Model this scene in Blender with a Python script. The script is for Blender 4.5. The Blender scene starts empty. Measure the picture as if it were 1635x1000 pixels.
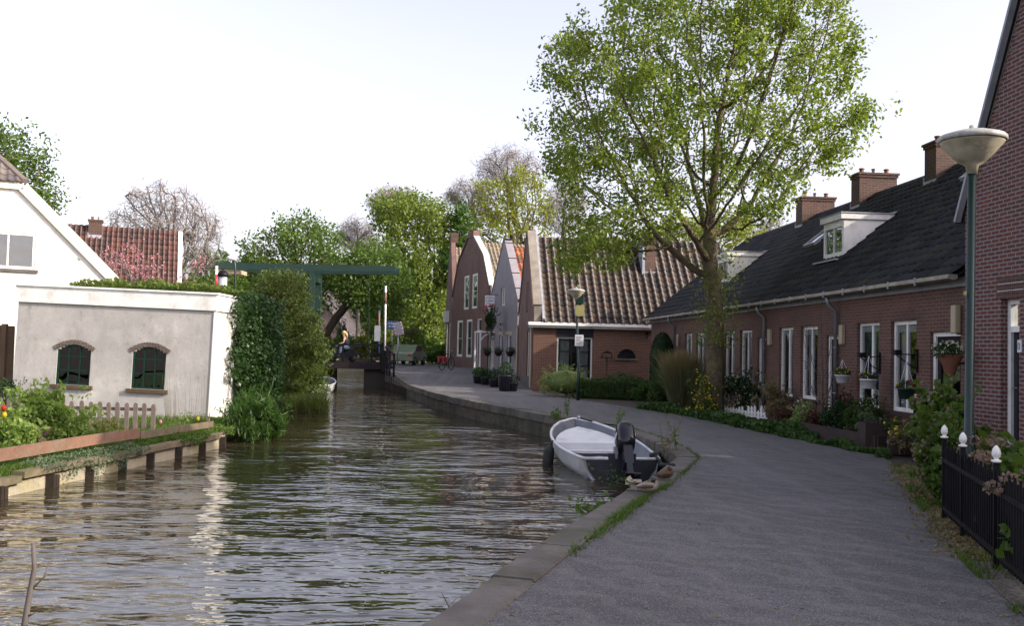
import bpy, math, random
import numpy as np
from mathutils import Matrix, Vector
R = math.radians
C = bpy.context.scene.collection
scene = bpy.context.scene
# ------------------------------------------------------------------ camera, sky, sun
F_PX = 1500.0
CAM = Vector((0, 0, 1.7)); PITCH = R(2.29); ROLL = R(1.3)
cd = bpy.data.cameras.new("camera"); cd.sensor_width = 36; cd.lens = 36*F_PX/1635
cd.clip_start = .1; cd.clip_end = 3000
co = bpy.data.objects.new("camera", cd); C.objects.link(co)
MCAM = Matrix.Rotation(R(90)+PITCH, 3, 'X') @ Matrix.Rotation(ROLL, 3, 'Z')
co.matrix_world = Matrix.Translation(CAM) @ MCAM.to_4x4()
scene.camera = co
SUN_EL, SUN_AZ = 28.0, -20.0          # azimuth measured from +X towards +Y
w = bpy.data.worlds.new("World"); scene.world = w; w.use_nodes = True
nt = w.node_tree; bg = nt.nodes['Background']
sky = nt.nodes.new('ShaderNodeTexSky'); sky.sky_type = 'NISHITA'; sky.sun_disc = False
sky.sun_elevation = R(SUN_EL); sky.sun_rotation = R(90-SUN_AZ)
sky.air_density = 1.0; sky.dust_density = 3.5; sky.ozone_density = 1.0
hs = nt.nodes.new('ShaderNodeHueSaturation'); hs.inputs['Saturation'].default_value = .5
nt.links.new(sky.outputs[0], hs.inputs['Color'])
tn = nt.nodes.new('ShaderNodeMix'); tn.data_type = 'RGBA'; tn.blend_type = 'MULTIPLY'; tn.inputs[0].default_value = 1; tn.inputs[7].default_value = (1.05, .965, 1.01, 1)
nt.links.new(hs.outputs[0], tn.inputs[6]); nt.links.new(tn.outputs[2], bg.inputs[0]); bg.inputs[1].default_value = .15
ld = bpy.data.lights.new("sun", 'SUN'); ld.energy = 2.3; ld.angle = R(.6); ld.color = (1, .9, .74)
lo = bpy.data.objects.new("sun", ld); C.objects.link(lo)
sd = Vector((math.cos(R(SUN_EL))*math.cos(R(SUN_AZ)), math.cos(R(SUN_EL))*math.sin(R(SUN_AZ)), math.sin(R(SUN_EL))))
lo.rotation_euler = sd.to_track_quat('Z', 'Y').to_euler()
scene.view_settings.view_transform = 'Standard'; scene.view_settings.look = 'None'
scene.view_settings.exposure = 1.3; scene.view_settings.gamma = 1
scene.cycles.max_bounces = 6; scene.cycles.transparent_max_bounces = 6
scene.cycles.diffuse_bounces = 3; scene.cycles.transmission_bounces = 3; scene.cycles.caustics_reflective = False
# ------------------------------------------------------------------ measuring helpers
def ray(x, y):
    return (MCAM @ Vector(((x-817.5)/F_PX, (500-y)/F_PX, -1)))
def at(x, y, Y):
    d = ray(x, y); return CAM + d*(Y/d.y)
def gp(x, y, z=0):
    d = ray(x, y); return CAM + d*((z-CAM.z)/d.z)
def sm(a, b, t):
    t = min(1, max(0, (t-a)/(b-a))); return t*t*(3-2*t)
def gz(Y): return .55*sm(42, 54, Y)               # the street climbs to the bridge
def gzl(Y): return -.28+.91*sm(28, 52, Y)         # left bank
def lerp(a, b, t): return a+(b-a)*t
rng = np.random.default_rng(7); random.seed(5)
# ------------------------------------------------------------------ materials
MATS = {}
def nodes(name):
    m = bpy.data.materials.new(name); m.use_nodes = True; MATS[name] = m
    return m, m.node_tree, m.node_tree.nodes, m.node_tree.links, m.node_tree.nodes['Principled BSDF']
def nz(N, L, vec, scale, detail=4, rough=.6):
    n = N.new('ShaderNodeTexNoise'); n.inputs['Scale'].default_value = scale
    n.inputs['Detail'].default_value = detail; n.inputs['Roughness'].default_value = rough
    L.new(vec, n.inputs['Vector']); return n.outputs['Fac']
def mixc(N, L, f, a, b):
    m = N.new('ShaderNodeMix'); m.data_type = 'RGBA'
    for s, v in ((m.inputs[0], f), (m.inputs[6], a), (m.inputs[7], b)):
        if hasattr(v, 'links'): L.new(v, s)
        else: s.default_value = v if not isinstance(v, tuple) else (*v, 1)
    return m.outputs[2]
def ramp(N, L, f, a, b, c0=0., c1=1.):
    r = N.new('ShaderNodeMapRange'); L.new(f, r.inputs[0])
    r.inputs[1].default_value = a; r.inputs[2].default_value = b; r.inputs[3].default_value = c0; r.inputs[4].default_value = c1
    return r.outputs[0]
def bump(N, L, h, B, dist, strength=1.):
    b = N.new('ShaderNodeBump'); b.inputs['Distance'].default_value = dist; b.inputs['Strength'].default_value = strength
    L.new(h, b.inputs['Height']); L.new(b.outputs[0], B.inputs['Normal']); return b
def coord(N, kind='Object'): return N.new('ShaderNodeTexCoord').outputs[kind]
def mk(name, c1, c2=None, sc=3., rough=.6, bd=0., bs=40., metal=0., c3=None, sc3=.6, lo=.35, hi=.65, spec=.4, streak=None):
    m, t, N, L, B = nodes(name); v = coord(N)
    c2 = c2 or tuple(x*.8 for x in c1)
    col = mixc(N, L, ramp(N, L, nz(N, L, v, sc), lo, hi), c1, c2)
    if c3: col = mixc(N, L, ramp(N, L, nz(N, L, v, sc3, 5, .7), .5, .68), col, c3)
    if streak:                                       # rain streaks and damp: noise drawn out along the height
        mp = N.new('ShaderNodeMapping'); mp.inputs['Scale'].default_value = (1.6, 1.6, .7); L.new(v, mp.inputs[0])
        col = mixc(N, L, ramp(N, L, nz(N, L, mp.outputs[0], 1.3, 7, .75), .5, .7, 0, .5), col, streak)
        col = mixc(N, L, ramp(N, L, nz(N, L, v, 5, 6, .75), .56, .66, 0, .55), col, streak)
    L.new(col, B.inputs['Base Color']); B.inputs['Roughness'].default_value = rough; B.inputs['Metallic'].default_value = metal; B.inputs['Specular IOR Level'].default_value = spec
    if bd: bump(N, L, nz(N, L, v, bs), B, bd)
    return m
def brickmat(name, c1, c2, mortar, msize=.009, scale=1., dirt=(.05, .04, .04), dlo=.45, dhi=.8):
    m, t, N, L, B = nodes(name); v = coord(N)
    s = N.new('ShaderNodeSeparateXYZ'); L.new(v, s.inputs[0])
    a = N.new('ShaderNodeMath'); a.operation = 'ADD'; L.new(s.outputs[0], a.inputs[0]); L.new(s.outputs[1], a.inputs[1])
    c = N.new('ShaderNodeCombineXYZ'); L.new(a.outputs[0], c.inputs[0]); L.new(s.outputs[2], c.inputs[1])
    b = N.new('ShaderNodeTexBrick'); L.new(c.outputs[0], b.inputs['Vector'])
    b.inputs['Color1'].default_value = (*c1, 1); b.inputs['Color2'].default_value = (*c2, 1); b.inputs['Mortar'].default_value = (*mortar, 1)
    b.inputs['Scale'].default_value = scale; b.inputs['Mortar Size'].default_value = msize; b.inputs['Brick Width'].default_value = .21
    b.inputs['Row Height'].default_value = .066; b.inputs['Bias'].default_value = -.1; b.inputs['Mortar Smooth'].default_value = .2
    col = mixc(N, L, ramp(N, L, nz(N, L, v, .9, 5, .65), dlo, dhi, 0, .8), b.outputs['Color'], dirt)
    col = mixc(N, L, ramp(N, L, nz(N, L, v, 14, 3), .3, .7, 0, .3), col, tuple(x*.55 for x in c1))
    L.new(col, B.inputs['Base Color']); B.inputs['Roughness'].default_value = .85
    inv = N.new('ShaderNodeMath'); inv.operation = 'SUBTRACT'; inv.inputs[0].default_value = 1; L.new(b.outputs['Fac'], inv.inputs[1])
    bump(N, L, inv.outputs[0], B, .006)
    return m
def tilemat(name, cols, rough=.7, moss=(.05, .055, .03), mlo=.55, mhi=.75, band=None):
    m, t, N, L, B = nodes(name); B.inputs['Specular IOR Level'].default_value = .22; uv = coord(N, 'UV'); v = coord(N)
    f = N.new('ShaderNodeVectorMath'); f.operation = 'FLOOR'; L.new(uv, f.inputs[0])
    wn = N.new('ShaderNodeTexWhiteNoise'); wn.noise_dimensions = '2D'; L.new(f.outputs[0], wn.inputs['Vector'])
    cr = N.new('ShaderNodeValToRGB'); L.new(wn.outputs['Value'], cr.inputs[0]); cr.color_ramp.interpolation = 'CONSTANT'
    e = cr.color_ramp.elements; e[0].color = (*cols[0], 1); e[1].color = (*cols[-1], 1); e[1].position = 1-1/len(cols)
    for i in range(1, len(cols)-1):
        q = e.new(i/len(cols)); q.color = (*cols[i], 1)
    col = cr.outputs[0]
    if band:                                         # paler weathered roll on every tile, its sunlit rib painted into the colour
        s = N.new('ShaderNodeSeparateXYZ'); L.new(uv, s.inputs[0])
        fr = N.new('ShaderNodeMath'); fr.operation = 'FRACT'; sh4 = N.new('ShaderNodeMath'); sh4.inputs[1].default_value = .25; L.new(s.outputs[0], sh4.inputs[0]); L.new(sh4.outputs[0], fr.inputs[0])
        d = N.new('ShaderNodeMath'); d.operation = 'PINGPONG'; d.inputs[1].default_value = .5; L.new(fr.outputs[0], d.inputs[0])
        n2 = N.new('ShaderNodeMath'); n2.operation = 'MULTIPLY_ADD'; L.new(nz(N, L, v, 6, 4), n2.inputs[0]); n2.inputs[1].default_value = .2; L.new(d.outputs[0], n2.inputs[2])
        col = mixc(N, L, ramp(N, L, n2.outputs[0], .45, .53), col, band)
    col = mixc(N, L, ramp(N, L, nz(N, L, v, 1.1, 6, .7), mlo, mhi), col, moss)
    L.new(col, B.inputs['Base Color']); B.inputs['Roughness'].default_value = rough
    bump(N, L, nz(N, L, v, 30), B, .004)
    return m
def leafmat(name, c1, c2, trans=.4, rough=.5):
    m, t, N, L, B = nodes(name)
    g = N.new('ShaderNodeNewGeometry')
    col = mixc(N, L, g.outputs['Random Per Island'], c1, c2)
    col = mixc(N, L, ramp(N, L, nz(N, L, coord(N), .8, 2), .35, .65, 0, .5), col, tuple(x*.62 for x in c1))
    L.new(col, B.inputs['Base Color']); B.inputs['Roughness'].default_value = rough
    B.inputs['Specular IOR Level'].default_value = .3
    tr = N.new('ShaderNodeBsdfTranslucent')
    br = N.new('ShaderNodeMix'); br.data_type = 'RGBA'; br.blend_type = 'MULTIPLY'; br.inputs[0].default_value = 1
    L.new(col, br.inputs[6]); br.inputs[7].default_value = (1.5, 1.6, .7, 1)
    L.new(br.outputs[2], tr.inputs[0])
    mx = N.new('ShaderNodeMixShader'); mx.inputs[0].default_value = trans
    L.new(B.outputs[0], mx.inputs[1]); L.new(tr.outputs[0], mx.inputs[2])
    L.new(mx.outputs[0], N['Material Output'].inputs[0]); return m
def glassmat(name, refl=.12, tint=(.75, .8, .8)):
    m, t, N, L, B = nodes(name); N.remove(B)
    gl = N.new('ShaderNodeBsdfGlossy'); gl.inputs['Roughness'].default_value = .015; gl.inputs['Color'].default_value = (.9, .95, 1, 1)
    tp = N.new('ShaderNodeBsdfTransparent'); tp.inputs[0].default_value = (*tint, 1)
    lw = N.new('ShaderNodeFresnel'); lw.inputs[0].default_value = 1.5
    f = N.new('ShaderNodeMath'); f.operation = 'MULTIPLY_ADD'; f.inputs[1].default_value = 1.5; f.inputs[2].default_value = refl
    L.new(lw.outputs[0], f.inputs[0]); f.use_clamp = True
    mx = N.new('ShaderNodeMixShader'); L.new(f.outputs[0], mx.inputs[0]); L.new(tp.outputs[0], mx.inputs[1]); L.new(gl.outputs[0], mx.inputs[2])
    wv = nz(N, L, coord(N), 1.3, 1); b = N.new('ShaderNodeBump'); b.inputs['Distance'].default_value = .01; L.new(wv, b.inputs['Height']); L.new(b.outputs[0], gl.inputs['Normal'])
    L.new(mx.outputs[0], N['Material Output'].inputs[0]); return m
mk('white_paint', (.82, .82, .8), (.74, .74, .72), 2, .45, c3=(.6, .59, .55), sc3=3)
mk('cream_paint', (.72, .66, .54), (.62, .56, .46), 2, .5)
mk('white_render', (.8, .79, .76), (.72, .71, .68), 1.2, .85, .004, 60, c3=(.6, .58, .53), sc3=.8, streak=(.62, .6, .55))
mk('grey_render', (.455, .44, .425), (.34, .328, .315), 1.6, .9, .007, 30, c3=(.56, .54, .51), sc3=.8, streak=(.24, .22, .2))
mk('grey_boards', (.235, .22, .245), (.185, .175, .195), 2, .6)
mk('window_green', (.006, .034, .022), (.005, .028, .018), 4, .45, spec=.25)
mk('dark_green', (.008, .03, .025), (.006, .022, .02), 4, .35)
mk('bridge_green', (.008, .028, .022), (.012, .034, .027), 2, .45)
mk('black_metal', (.006, .006, .008), (.011, .011, .014), 6, .5, spec=.15)
mk('black_plastic', (.012, .013, .02), (.018, .018, .026), 6, .25)
mk('rubber', (.012, .012, .012), (.02, .02, .02), 6, .7)
mk('zinc', (.3, .31, .33), (.2, .21, .24), 3, .45, metal=.5)
mk('lead', (.34, .36, .4), (.24, .26, .3), 3, .5)
mk('concrete', (.14, .128, .116), (.085, .078, .072), 2.2, .9, .014, 25, c3=(.06, .06, .035), sc3=.9)
mk('parapet_light', (.62, .6, .56), (.45, .43, .4), 3, .9)
mk('room_grey', (.16, .17, .19), (.1, .11, .13), 2, .9)
mk('twig_grey', (.27, .24, .23), (.19, .17, .16), 3, .9)
mk('parapet_stone', (.24, .215, .18), (.16, .145, .12), 2.5, .9, .01, 20)
mk('dull_gutter', (.34, .31, .25), (.2, .18, .15), 5, .7)
mk('transom', (.02, .022, .03), (.03, .032, .04), 4, .5)  # dark stern piece, with its shade put into the colour
mk('old_concrete', (.42, .38, .3), (.3, .27, .19), 1.4, .9, .012, 20, c3=(.27, .23, .07), sc3=.9, streak=(.16, .14, .09))
mk('quay_stone', (.11, .1, .08), (.06, .055, .045), 2.5, .9, .03, 6, c3=(.035, .045, .02), sc3=.8)
mk('wet_wood', (.022, .016, .012), (.038, .028, .02), 5, .6, .01, 12)
mk('weathered_wood', (.2, .155, .1), (.13, .1, .07), 3, .8, .01, 18, c3=(.1, .1, .045), sc3=1.6)
mk('fence_wood', (.2, .155, .13), (.14, .11, .095), 4, .8, .004, 30)
mk('red_wood', (.22, .12, .08), (.15, .085, .06), 2.5, .8, .008, 20, c3=(.2, .15, .11), sc3=2, streak=(.12, .07, .05))
mk('brown_wood', (.12, .075, .045), (.08, .05, .03), 3, .7)
mk('dark_wood', (.018, .014, .016), (.026, .02, .022), 4, .8, .006, 20, spec=.15)
mk('sleeper', (.05, .032, .028), (.03, .02, .018), 2, .8, .01, 15)
mk('terracotta', (.2, .085, .05), (.14, .06, .04), 3, .7)
mk('white_plastic', (.62, .62, .66), (.55, .55, .58), 3, .4)
mk('green_plastic', (.012, .03, .022), (.015, .035, .025), 3, .5)
mk('beige_plastic', (.42, .36, .25), (.38, .32, .22), 3, .5)
mk('lamp_cream', (.62, .58, .44), (.42, .38, .27), 5, .4, c3=(.25, .22, .14), sc3=6)
mk('lamp_cap', (.42, .42, .4), (.33, .33, .31), 4, .5, c3=(.2, .2, .18), sc3=5)
mk('yellow_sign', (.36, .33, .13), (.28, .27, .12), 6, .5)
mk('sign_white', (.66, .67, .7), (.6, .6, .64), 6, .45)
mk('sign_ink', (.08, .1, .18), (.06, .08, .14), 6, .5)
mk('sign_red', (.5, .04, .06), (.4, .03, .04), 6, .5)
mk('sign_blue', (.05, .1, .24), (.04, .08, .2), 6, .4)
mk('boat_white', (.66, .68, .7), (.58, .6, .62), 3, .3, c3=(.42, .43, .42), sc3=2)
mk('boat_grey', (.16, .18, .21), (.12, .13, .16), 3, .5)
mk('engine_black', (.008, .009, .016), (.012, .013, .022), 4, .18)
mk('prop_cream', (.55, .47, .35), (.4, .33, .25), 8, .5)
mk('bark', (.13, .1, .065), (.07, .052, .035), 5, .9, .05, 11, c3=(.15, .15, .045), sc3=1.6)
mk('bark_grey', (.13, .115, .105), (.09, .08, .07), 3, .9)
mk('bark_dark', (.04, .03, .022), (.025, .02, .015), 3, .9)
mk('soil', (.045, .035, .025), (.07, .055, .04), 3, .95, .03, 12)
mk('lawn', (.055, .085, .02), (.04, .065, .018), 2, .9, .03, 30)
mk('gravel', (.17, .155, .13), (.06, .052, .045), 30, .9, .02, 40)
mk('curtain', (.72, .72, .76), (.5, .5, .55), 6, .9)
mk('blue_cloth', (.04, .2, .4), (.03, .14, .3), 6, .8)
mk('red_paint', (.45, .03, .03), (.35, .02, .03), 6, .4)
mk('red_cloth', (.3, .02, .035), (.2, .015, .03), 6, .7)
mk('skin', (.5, .3, .21), (.45, .26, .18), 8, .5)
mk('blond', (.55, .42, .2), (.4, .28, .12), 30, .6)
mk('dark_cloth', (.03, .032, .045), (.02, .02, .03), 8, .8)
mk('denim', (.16, .24, .4), (.12, .19, .33), 10, .8)
mk('car_green', (.2, .26, .18), (.18, .23, .16), 3, .25)
mk('brown_feather', (.13, .08, .045), (.06, .035, .02), 40, .8)
mk('grey_feather', (.28, .25, .22), (.16, .14, .12), 50, .8)
mk('green_feather', (.01, .04, .025), (.01, .025, .02), 30, .35)
mk('duck_bill', (.14, .12, .05), (.1, .09, .04), 30, .4)
mk('dark_room', (.02, .02, .022), (.012, .012, .014), 3, .9)
mk('grey_tile_roof', (.23, .2, .2), (.17, .15, .15), 3, .8)
mk('pink_render', (.3, .22, .2), (.25, .18, .17), 2, .9)
brickmat('brick_row', (.148, .064, .046), (.095, .045, .036), (.19, .15, .13), .0075, dlo=.5)
brickmat('brick_cottage', (.135, .057, .038), (.085, .038, .028), (.22, .17, .13), .007, dlo=.55)
brickmat('brick_big', (.18, .095, .075), (.14, .072, .06), (.19, .15, .13), .006)
brickmat('brick_right', (.145, .044, .034), (.075, .03, .028), (.25, .235, .235), .011, dlo=.7, dhi=.95)
brickmat('brick_chimney', (.1, .045, .032), (.055, .028, .023), (.14, .12, .1), .008, dirt=(.03, .028, .022))
brickmat('brick_arch', (.15, .105, .08), (.11, .075, .06), (.2, .18, .15), .01)
tilemat('tiles_black', [(.011, .012, .016), (.017, .018, .023), (.008, .009, .012), (.021, .022, .028)], .65, (.036, .038, .022), .5, .78)
tilemat('tiles_cottage', [(.045, .034, .03), (.034, .028, .027), (.06, .038, .03), (.03, .026, .027), (.05, .04, .034)], .8, (.1, .09, .06), .6, .95, band=(.185, .165, .145))
tilemat('tiles_orange', [(.3, .1, .045), (.22, .08, .04), (.34, .14, .06), (.13, .07, .05)], .8, (.1, .08, .05), .6, .85)
tilemat('tiles_big', [(.16, .13, .1), (.12, .1, .085), (.2, .14, .1), (.1, .09, .08)], .8, (.12, .11, .06), .5, .8, band=(.3, .27, .2))
tilemat('tiles_left', [(.05, .026, .024), (.085, .036, .03), (.036, .024, .024), (.05, .032, .03)], .8, (.035, .028, .026), .6, .85, band=(.15, .1, .09))
tilemat('tiles_grey', [(.12, .1, .1), (.09, .08, .085), (.15, .13, .12)], .8)
leafmat('leaf_spring', (.21, .26, .04), (.075, .135, .028), .42)
leafmat('leaf_green', (.06, .12, .022), (.035, .08, .018), .4)
leafmat('leaf_mid', (.1, .16, .03), (.06, .11, .022), .4)
leafmat('leaf_yellow', (.24, .26, .05), (.16, .2, .035), .5)
leafmat('leaf_far', (.16, .21, .035), (.09, .14, .03), .4)
leafmat('leaf_dark', (.018, .05, .014), (.03, .065, .02), .2)
leafmat('leaf_ivy', (.035, .08, .018), (.02, .05, .014), .2, .35)
leafmat('leaf_ivy_light', (.13, .17, .03), (.07, .12, .02), .3)
leafmat('leaf_cypress', (.13, .17, .035), (.06, .1, .025), .3)
leafmat('leaf_garden', (.27, .36, .1), (.17, .26, .06), .45)
leafmat('leaf_pale', (.25, .32, .12), (.18, .25, .08), .35)
leafmat('leaf_hedge', (.035, .075, .014), (.06, .1, .02), .25)
leafmat('leaf_cover', (.035, .085, .02), (.075, .13, .035), .3)
leafmat('leaf_grass', (.1, .17, .025), (.06, .11, .02), .35)
leafmat('leaf_grey', (.14, .19, .12), (.09, .13, .08), .3)
leafmat('leaf_red', (.09, .02, .018), (.06, .03, .02), .3)
leafmat('leaf_straw', (.25, .2, .12), (.14, .12, .06), .3)
leafmat('petal_pink', (.55, .28, .34), (.42, .14, .2), .3)
leafmat('petal_white', (.6, .58, .52), (.4, .38, .32), .3)
leafmat('petal_mauve', (.3, .2, .19), (.2, .15, .12), .3)
leafmat('petal_yellow', (.65, .5, .03), (.55, .38, .02), .3)
leafmat('petal_violet', (.06, .03, .14), (.1, .06, .16), .3)
leafmat('petal_red', (.6, .02, .01), (.5, .02, .01), .3)
glassmat('glass'); glassmat('glass_dark', .06, (.25, .3, .3))
def special():
    # water
    m, t, N, L, B = nodes('water'); v = coord(N)
    mp = N.new('ShaderNodeMapping'); mp.inputs['Scale'].default_value = (.52, 1.0, 1); mp.inputs['Rotation'].default_value = (0, 0, .12); L.new(v, mp.inputs[0])
    a = nz(N, L, mp.outputs[0], 1.9, 2.5, .55); b = nz(N, L, mp.outputs[0], 7.5, 2, .5); c = nz(N, L, v, .35, 2)
    ad = N.new('ShaderNodeMath'); ad.operation = 'MULTIPLY_ADD'; L.new(b, ad.inputs[0]); ad.inputs[1].default_value = .16; L.new(a, ad.inputs[2])
    md = N.new('ShaderNodeMath'); md.operation = 'MULTIPLY'; L.new(ad.outputs[0], md.inputs[0]); L.new(ramp(N, L, c, .35, .65, .4, 1.25), md.inputs[1])
    bump(N, L, md.outputs[0], B, .088)
    B.inputs['Base Color'].default_value = (.034, .028, .016, 1); B.inputs['Roughness'].default_value = .03
    B.inputs['IOR'].default_value = 1.44; B.inputs['Specular IOR Level'].default_value = .7
    # road
    m, t, N, L, B = nodes('asphalt'); v = coord(N)
    g = nz(N, L, v, 55, 3, .8); big = nz(N, L, v, .45, 4)
    col = mixc(N, L, ramp(N, L, g, .38, .62), (.042, .041, .046), (.165, .16, .168))
    mpw = N.new('ShaderNodeMapping'); mpw.inputs['Rotation'].default_value = (0, 0, R(-8)); L.new(v, mpw.inputs[0])
    bk = N.new('ShaderNodeTexBrick'); bk.inputs['Scale'].default_value = 1; bk.inputs['Brick Width'].default_value = .21; bk.inputs['Row Height'].default_value = .1
    bk.inputs['Mortar Size'].default_value = .012; bk.inputs['Mortar Smooth'].default_value = .8
    bk.inputs['Color1'].default_value = (1, 1, 1, 1); bk.inputs['Color2'].default_value = (.82, .82, .84, 1); bk.inputs['Mortar'].default_value = (.6, .6, .6, 1); L.new(mpw.outputs[0], bk.inputs['Vector'])
    mu = N.new('ShaderNodeMix'); mu.data_type = 'RGBA'; mu.blend_type = 'MULTIPLY'; L.new(ramp(N, L, nz(N, L, v, .8, 3), .35, .6, .25, .9), mu.inputs[0]); L.new(col, mu.inputs[6]); L.new(bk.outputs[0], mu.inputs[7])
    col = mixc(N, L, ramp(N, L, big, .42, .62, 0, .6), mu.outputs[2], (.055, .052, .054))
    mps = N.new('ShaderNodeMapping'); mps.inputs['Scale'].default_value = (.7, 3.4, 1); mps.inputs['Rotation'].default_value = (0, 0, .15); L.new(v, mps.inputs[0])
    col = mixc(N, L, ramp(N, L, nz(N, L, mps.outputs[0], 1.6, 5, .7), .47, .62, 0, .5), col, (.052, .05, .054))
    mpt = N.new('ShaderNodeMapping'); mpt.inputs['Scale'].default_value = (2.2, .12, 1); mpt.inputs['Rotation'].default_value = (0, 0, -.18); L.new(v, mpt.inputs[0])
    col = mixc(N, L, ramp(N, L, nz(N, L, mpt.outputs[0], 1.0, 3, .5), .52, .7, 0, .3), col, (.19, .185, .185))
    tw = N.new('ShaderNodeTexWave'); tw.bands_direction = 'DIAGONAL'; tw.inputs['Scale'].default_value = 1.1; tw.inputs['Distortion'].default_value = 9; tw.inputs['Detail'].default_value = 4; tw.inputs['Detail Scale'].default_value = 1.3; L.new(v, tw.inputs['Vector'])
    col = mixc(N, L, ramp(N, L, tw.outputs['Fac'], .55, .95, 0, .35), col, (.15, .145, .14))
    col = mixc(N, L, ramp(N, L, nz(N, L, v, 2.2, 6, .75), .56, .7, 0, .5), col, (.05, .048, .048))
    col = mixc(N, L, ramp(N, L, nz(N, L, v, 120, 1), .62, .68, 0, .8), col, (.34, .33, .32))
    L.new(col, B.inputs['Base Color']); B.inputs['Roughness'].default_value = .85
    bump(N, L, g, B, .012)
special()
# ------------------------------------------------------------------ mesh building
class MB:
    def __init__(s, T=None): s.v = []; s.f = []; s.T = T or Matrix(); s.uv = None
    def add(s, vs, fs):
        n = len(s.v); s.v += [tuple(s.T @ Vector(p)) for p in vs]; s.f += [tuple(i+n for i in f) for f in fs]; return s
    def box(s, x0, x1, y0, y1, z0, z1):
        return s.add([(x0, y0, z0), (x1, y0, z0), (x1, y1, z0), (x0, y1, z0), (x0, y0, z1), (x1, y0, z1), (x1, y1, z1), (x0, y1, z1)],
                     [(0, 3, 2, 1), (4, 5, 6, 7), (0, 1, 5, 4), (1, 2, 6, 5), (2, 3, 7, 6), (3, 0, 4, 7)])
    def bbox(s, x0, x1, y0, y1, z0, z1, b=.02):      # a box with chamfered edges
        vs = []; cs = [(x0, x1), (y0, y1), (z0, z1)]
        import itertools
        bm = []
        for c in itertools.product((0, 1), repeat=3):
            for k in range(3):
                p = [cs[i][c[i]]+(b if c[i] == 0 else -b) for i in range(3)]; p[k] = cs[k][c[k]]; vs.append(tuple(p))
        def I(c, k): return (c[0]*4+c[1]*2+c[2])*3+k
        fs = []
        for k in range(3):
            i, j = [a for a in range(3) if a != k]
            for sgn in (0, 1):
                q = []
                for a, b2 in ((0, 0), (1, 0), (1, 1), (0, 1)):
                    c = [0, 0, 0]; c[k] = sgn; c[i] = a; c[j] = b2; q.append(I(c, k))
                fs.append(tuple(q))
            for a in (0, 1):
                for b2 in (0, 1):
                    c0 = [0, 0, 0]; c0[i] = a; c0[j] = b2; c1 = list(c0); c1[k] = 1
                    fs.append((I(c0, i), I(c1, i), I(c1, j), I(c0, j)))
        for c in itertools.product((0, 1), repeat=3): fs.append((I(c, 0), I(c, 1), I(c, 2)))
        s.add(vs, fs); s.recalc = True; return s
    def prism(s, poly, d0, d1, axis='y'):            # polygon in (x,z) pulled along y, or (y,z) along x, or (x,y) along z
        n = len(poly)
        def p(a, b, d): return {'y': (a, d, b), 'x': (d, a, b), 'z': (a, b, d)}[axis]
        vs = [p(a, b, d0) for a, b in poly]+[p(a, b, d1) for a, b in poly]
        s.add(vs, [tuple(range(n)), tuple(range(2*n-1, n-1, -1))]+[(i, i+n, (i+1) % n+n, (i+1) % n) for i in range(n)]); s.recalc = True; return s
    def tube(s, pts, rad, n=8, cap=True):
        pts = [Vector(p) for p in pts]; k = len(pts)
        if not hasattr(rad, '__len__'): rad = [rad]*k
        vs = []; up = Vector((0, 0, 1))
        for i, p in enumerate(pts):
            d = (pts[min(i+1, k-1)]-pts[max(i-1, 0)]); d = d.normalized() if d.length > 1e-9 else Vector((0, 0, 1))
            if i == 0: a = d.orthogonal().normalized()
            else: a = (a-d*a.dot(d)); a = a.normalized() if a.length > 1e-6 else d.orthogonal().normalized()
            b = d.cross(a)
            for j in range(n):
                t = 2*math.pi*j/n; vs.append(tuple(p+(a*math.cos(t)+b*math.sin(t))*rad[i]))
        fs = [(i*n+j, i*n+(j+1) % n, (i+1)*n+(j+1) % n, (i+1)*n+j) for i in range(k-1) for j in range(n)]
        if cap: fs += [tuple(range(n-1, -1, -1)), tuple(range((k-1)*n, k*n))]
        return s.add(vs, fs)
    def bar(s, a, b, w, h=None):                      # square bar between two points
        a = Vector(a); b = Vector(b); d = (b-a).normalized(); up = Vector((0, 0, 1))
        if abs(d.z) > .95: up = Vector((0, 1, 0))
        x = d.cross(up).normalized(); y = x.cross(d); h = h or w
        vs = [tuple(p+x*sx*w/2+y*sy*h/2) for p in (a, b) for sx, sy in ((-1, -1), (1, -1), (1, 1), (-1, 1))]
        return s.add(vs, [(0, 1, 2, 3), (7, 6, 5, 4), (0, 4, 5, 1), (1, 5, 6, 2), (2, 6, 7, 3), (3, 7, 4, 0)])
    def lathe(s, prof, n=16, c=(0, 0, 0)):
        vs = []
        for r, z in prof:
            for j in range(n): t = 2*math.pi*j/n; vs.append((c[0]+r*math.cos(t), c[1]+r*math.sin(t), c[2]+z))
        k = len(prof)
        return s.add(vs, [(i*n+j, i*n+(j+1) % n, (i+1)*n+(j+1) % n, (i+1)*n+j) for i in range(k-1) for j in range(n)]+[tuple(range(n-1, -1, -1)), tuple(range((k-1)*n, k*n))])
    def build(s, name, mat, parent=None, smooth=False, label=None):
        me = bpy.data.meshes.new(name); me.from_pydata(s.v, [], s.f)
        if getattr(s, 'recalc', False):
            import bmesh
            bm = bmesh.new(); bm.from_mesh(me); bmesh.ops.recalc_face_normals(bm, faces=bm.faces); bm.to_mesh(me); bm.free()
        return fin(name, me, mat, parent, smooth, label)
def fin(name, me, mat, parent, smooth=False, label=None):
    me.materials.append(MATS[mat])
    if smooth: me.polygons.foreach_set('use_smooth', [True]*len(me.polygons)); 
    me.update(); o = bpy.data.objects.new(name, me); C.objects.link(o)
    if smooth == 'auto':
        pass
    if parent: o.parent = parent
    if label: o['label'] = label
    return o
def thing(name, label, cat, loc=(0, 0, 0), rot=0, group=None):
    o = bpy.data.objects.new(name, None); C.objects.link(o); o.location = loc; o.rotation_euler = (0, 0, rot); o.empty_display_size = .2
    return tag(o, label, cat, group)
def tag(o, label, cat, group=None):
    o['label'] = label; o['category'] = cat
    if group: o['group'] = group
    return o
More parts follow.
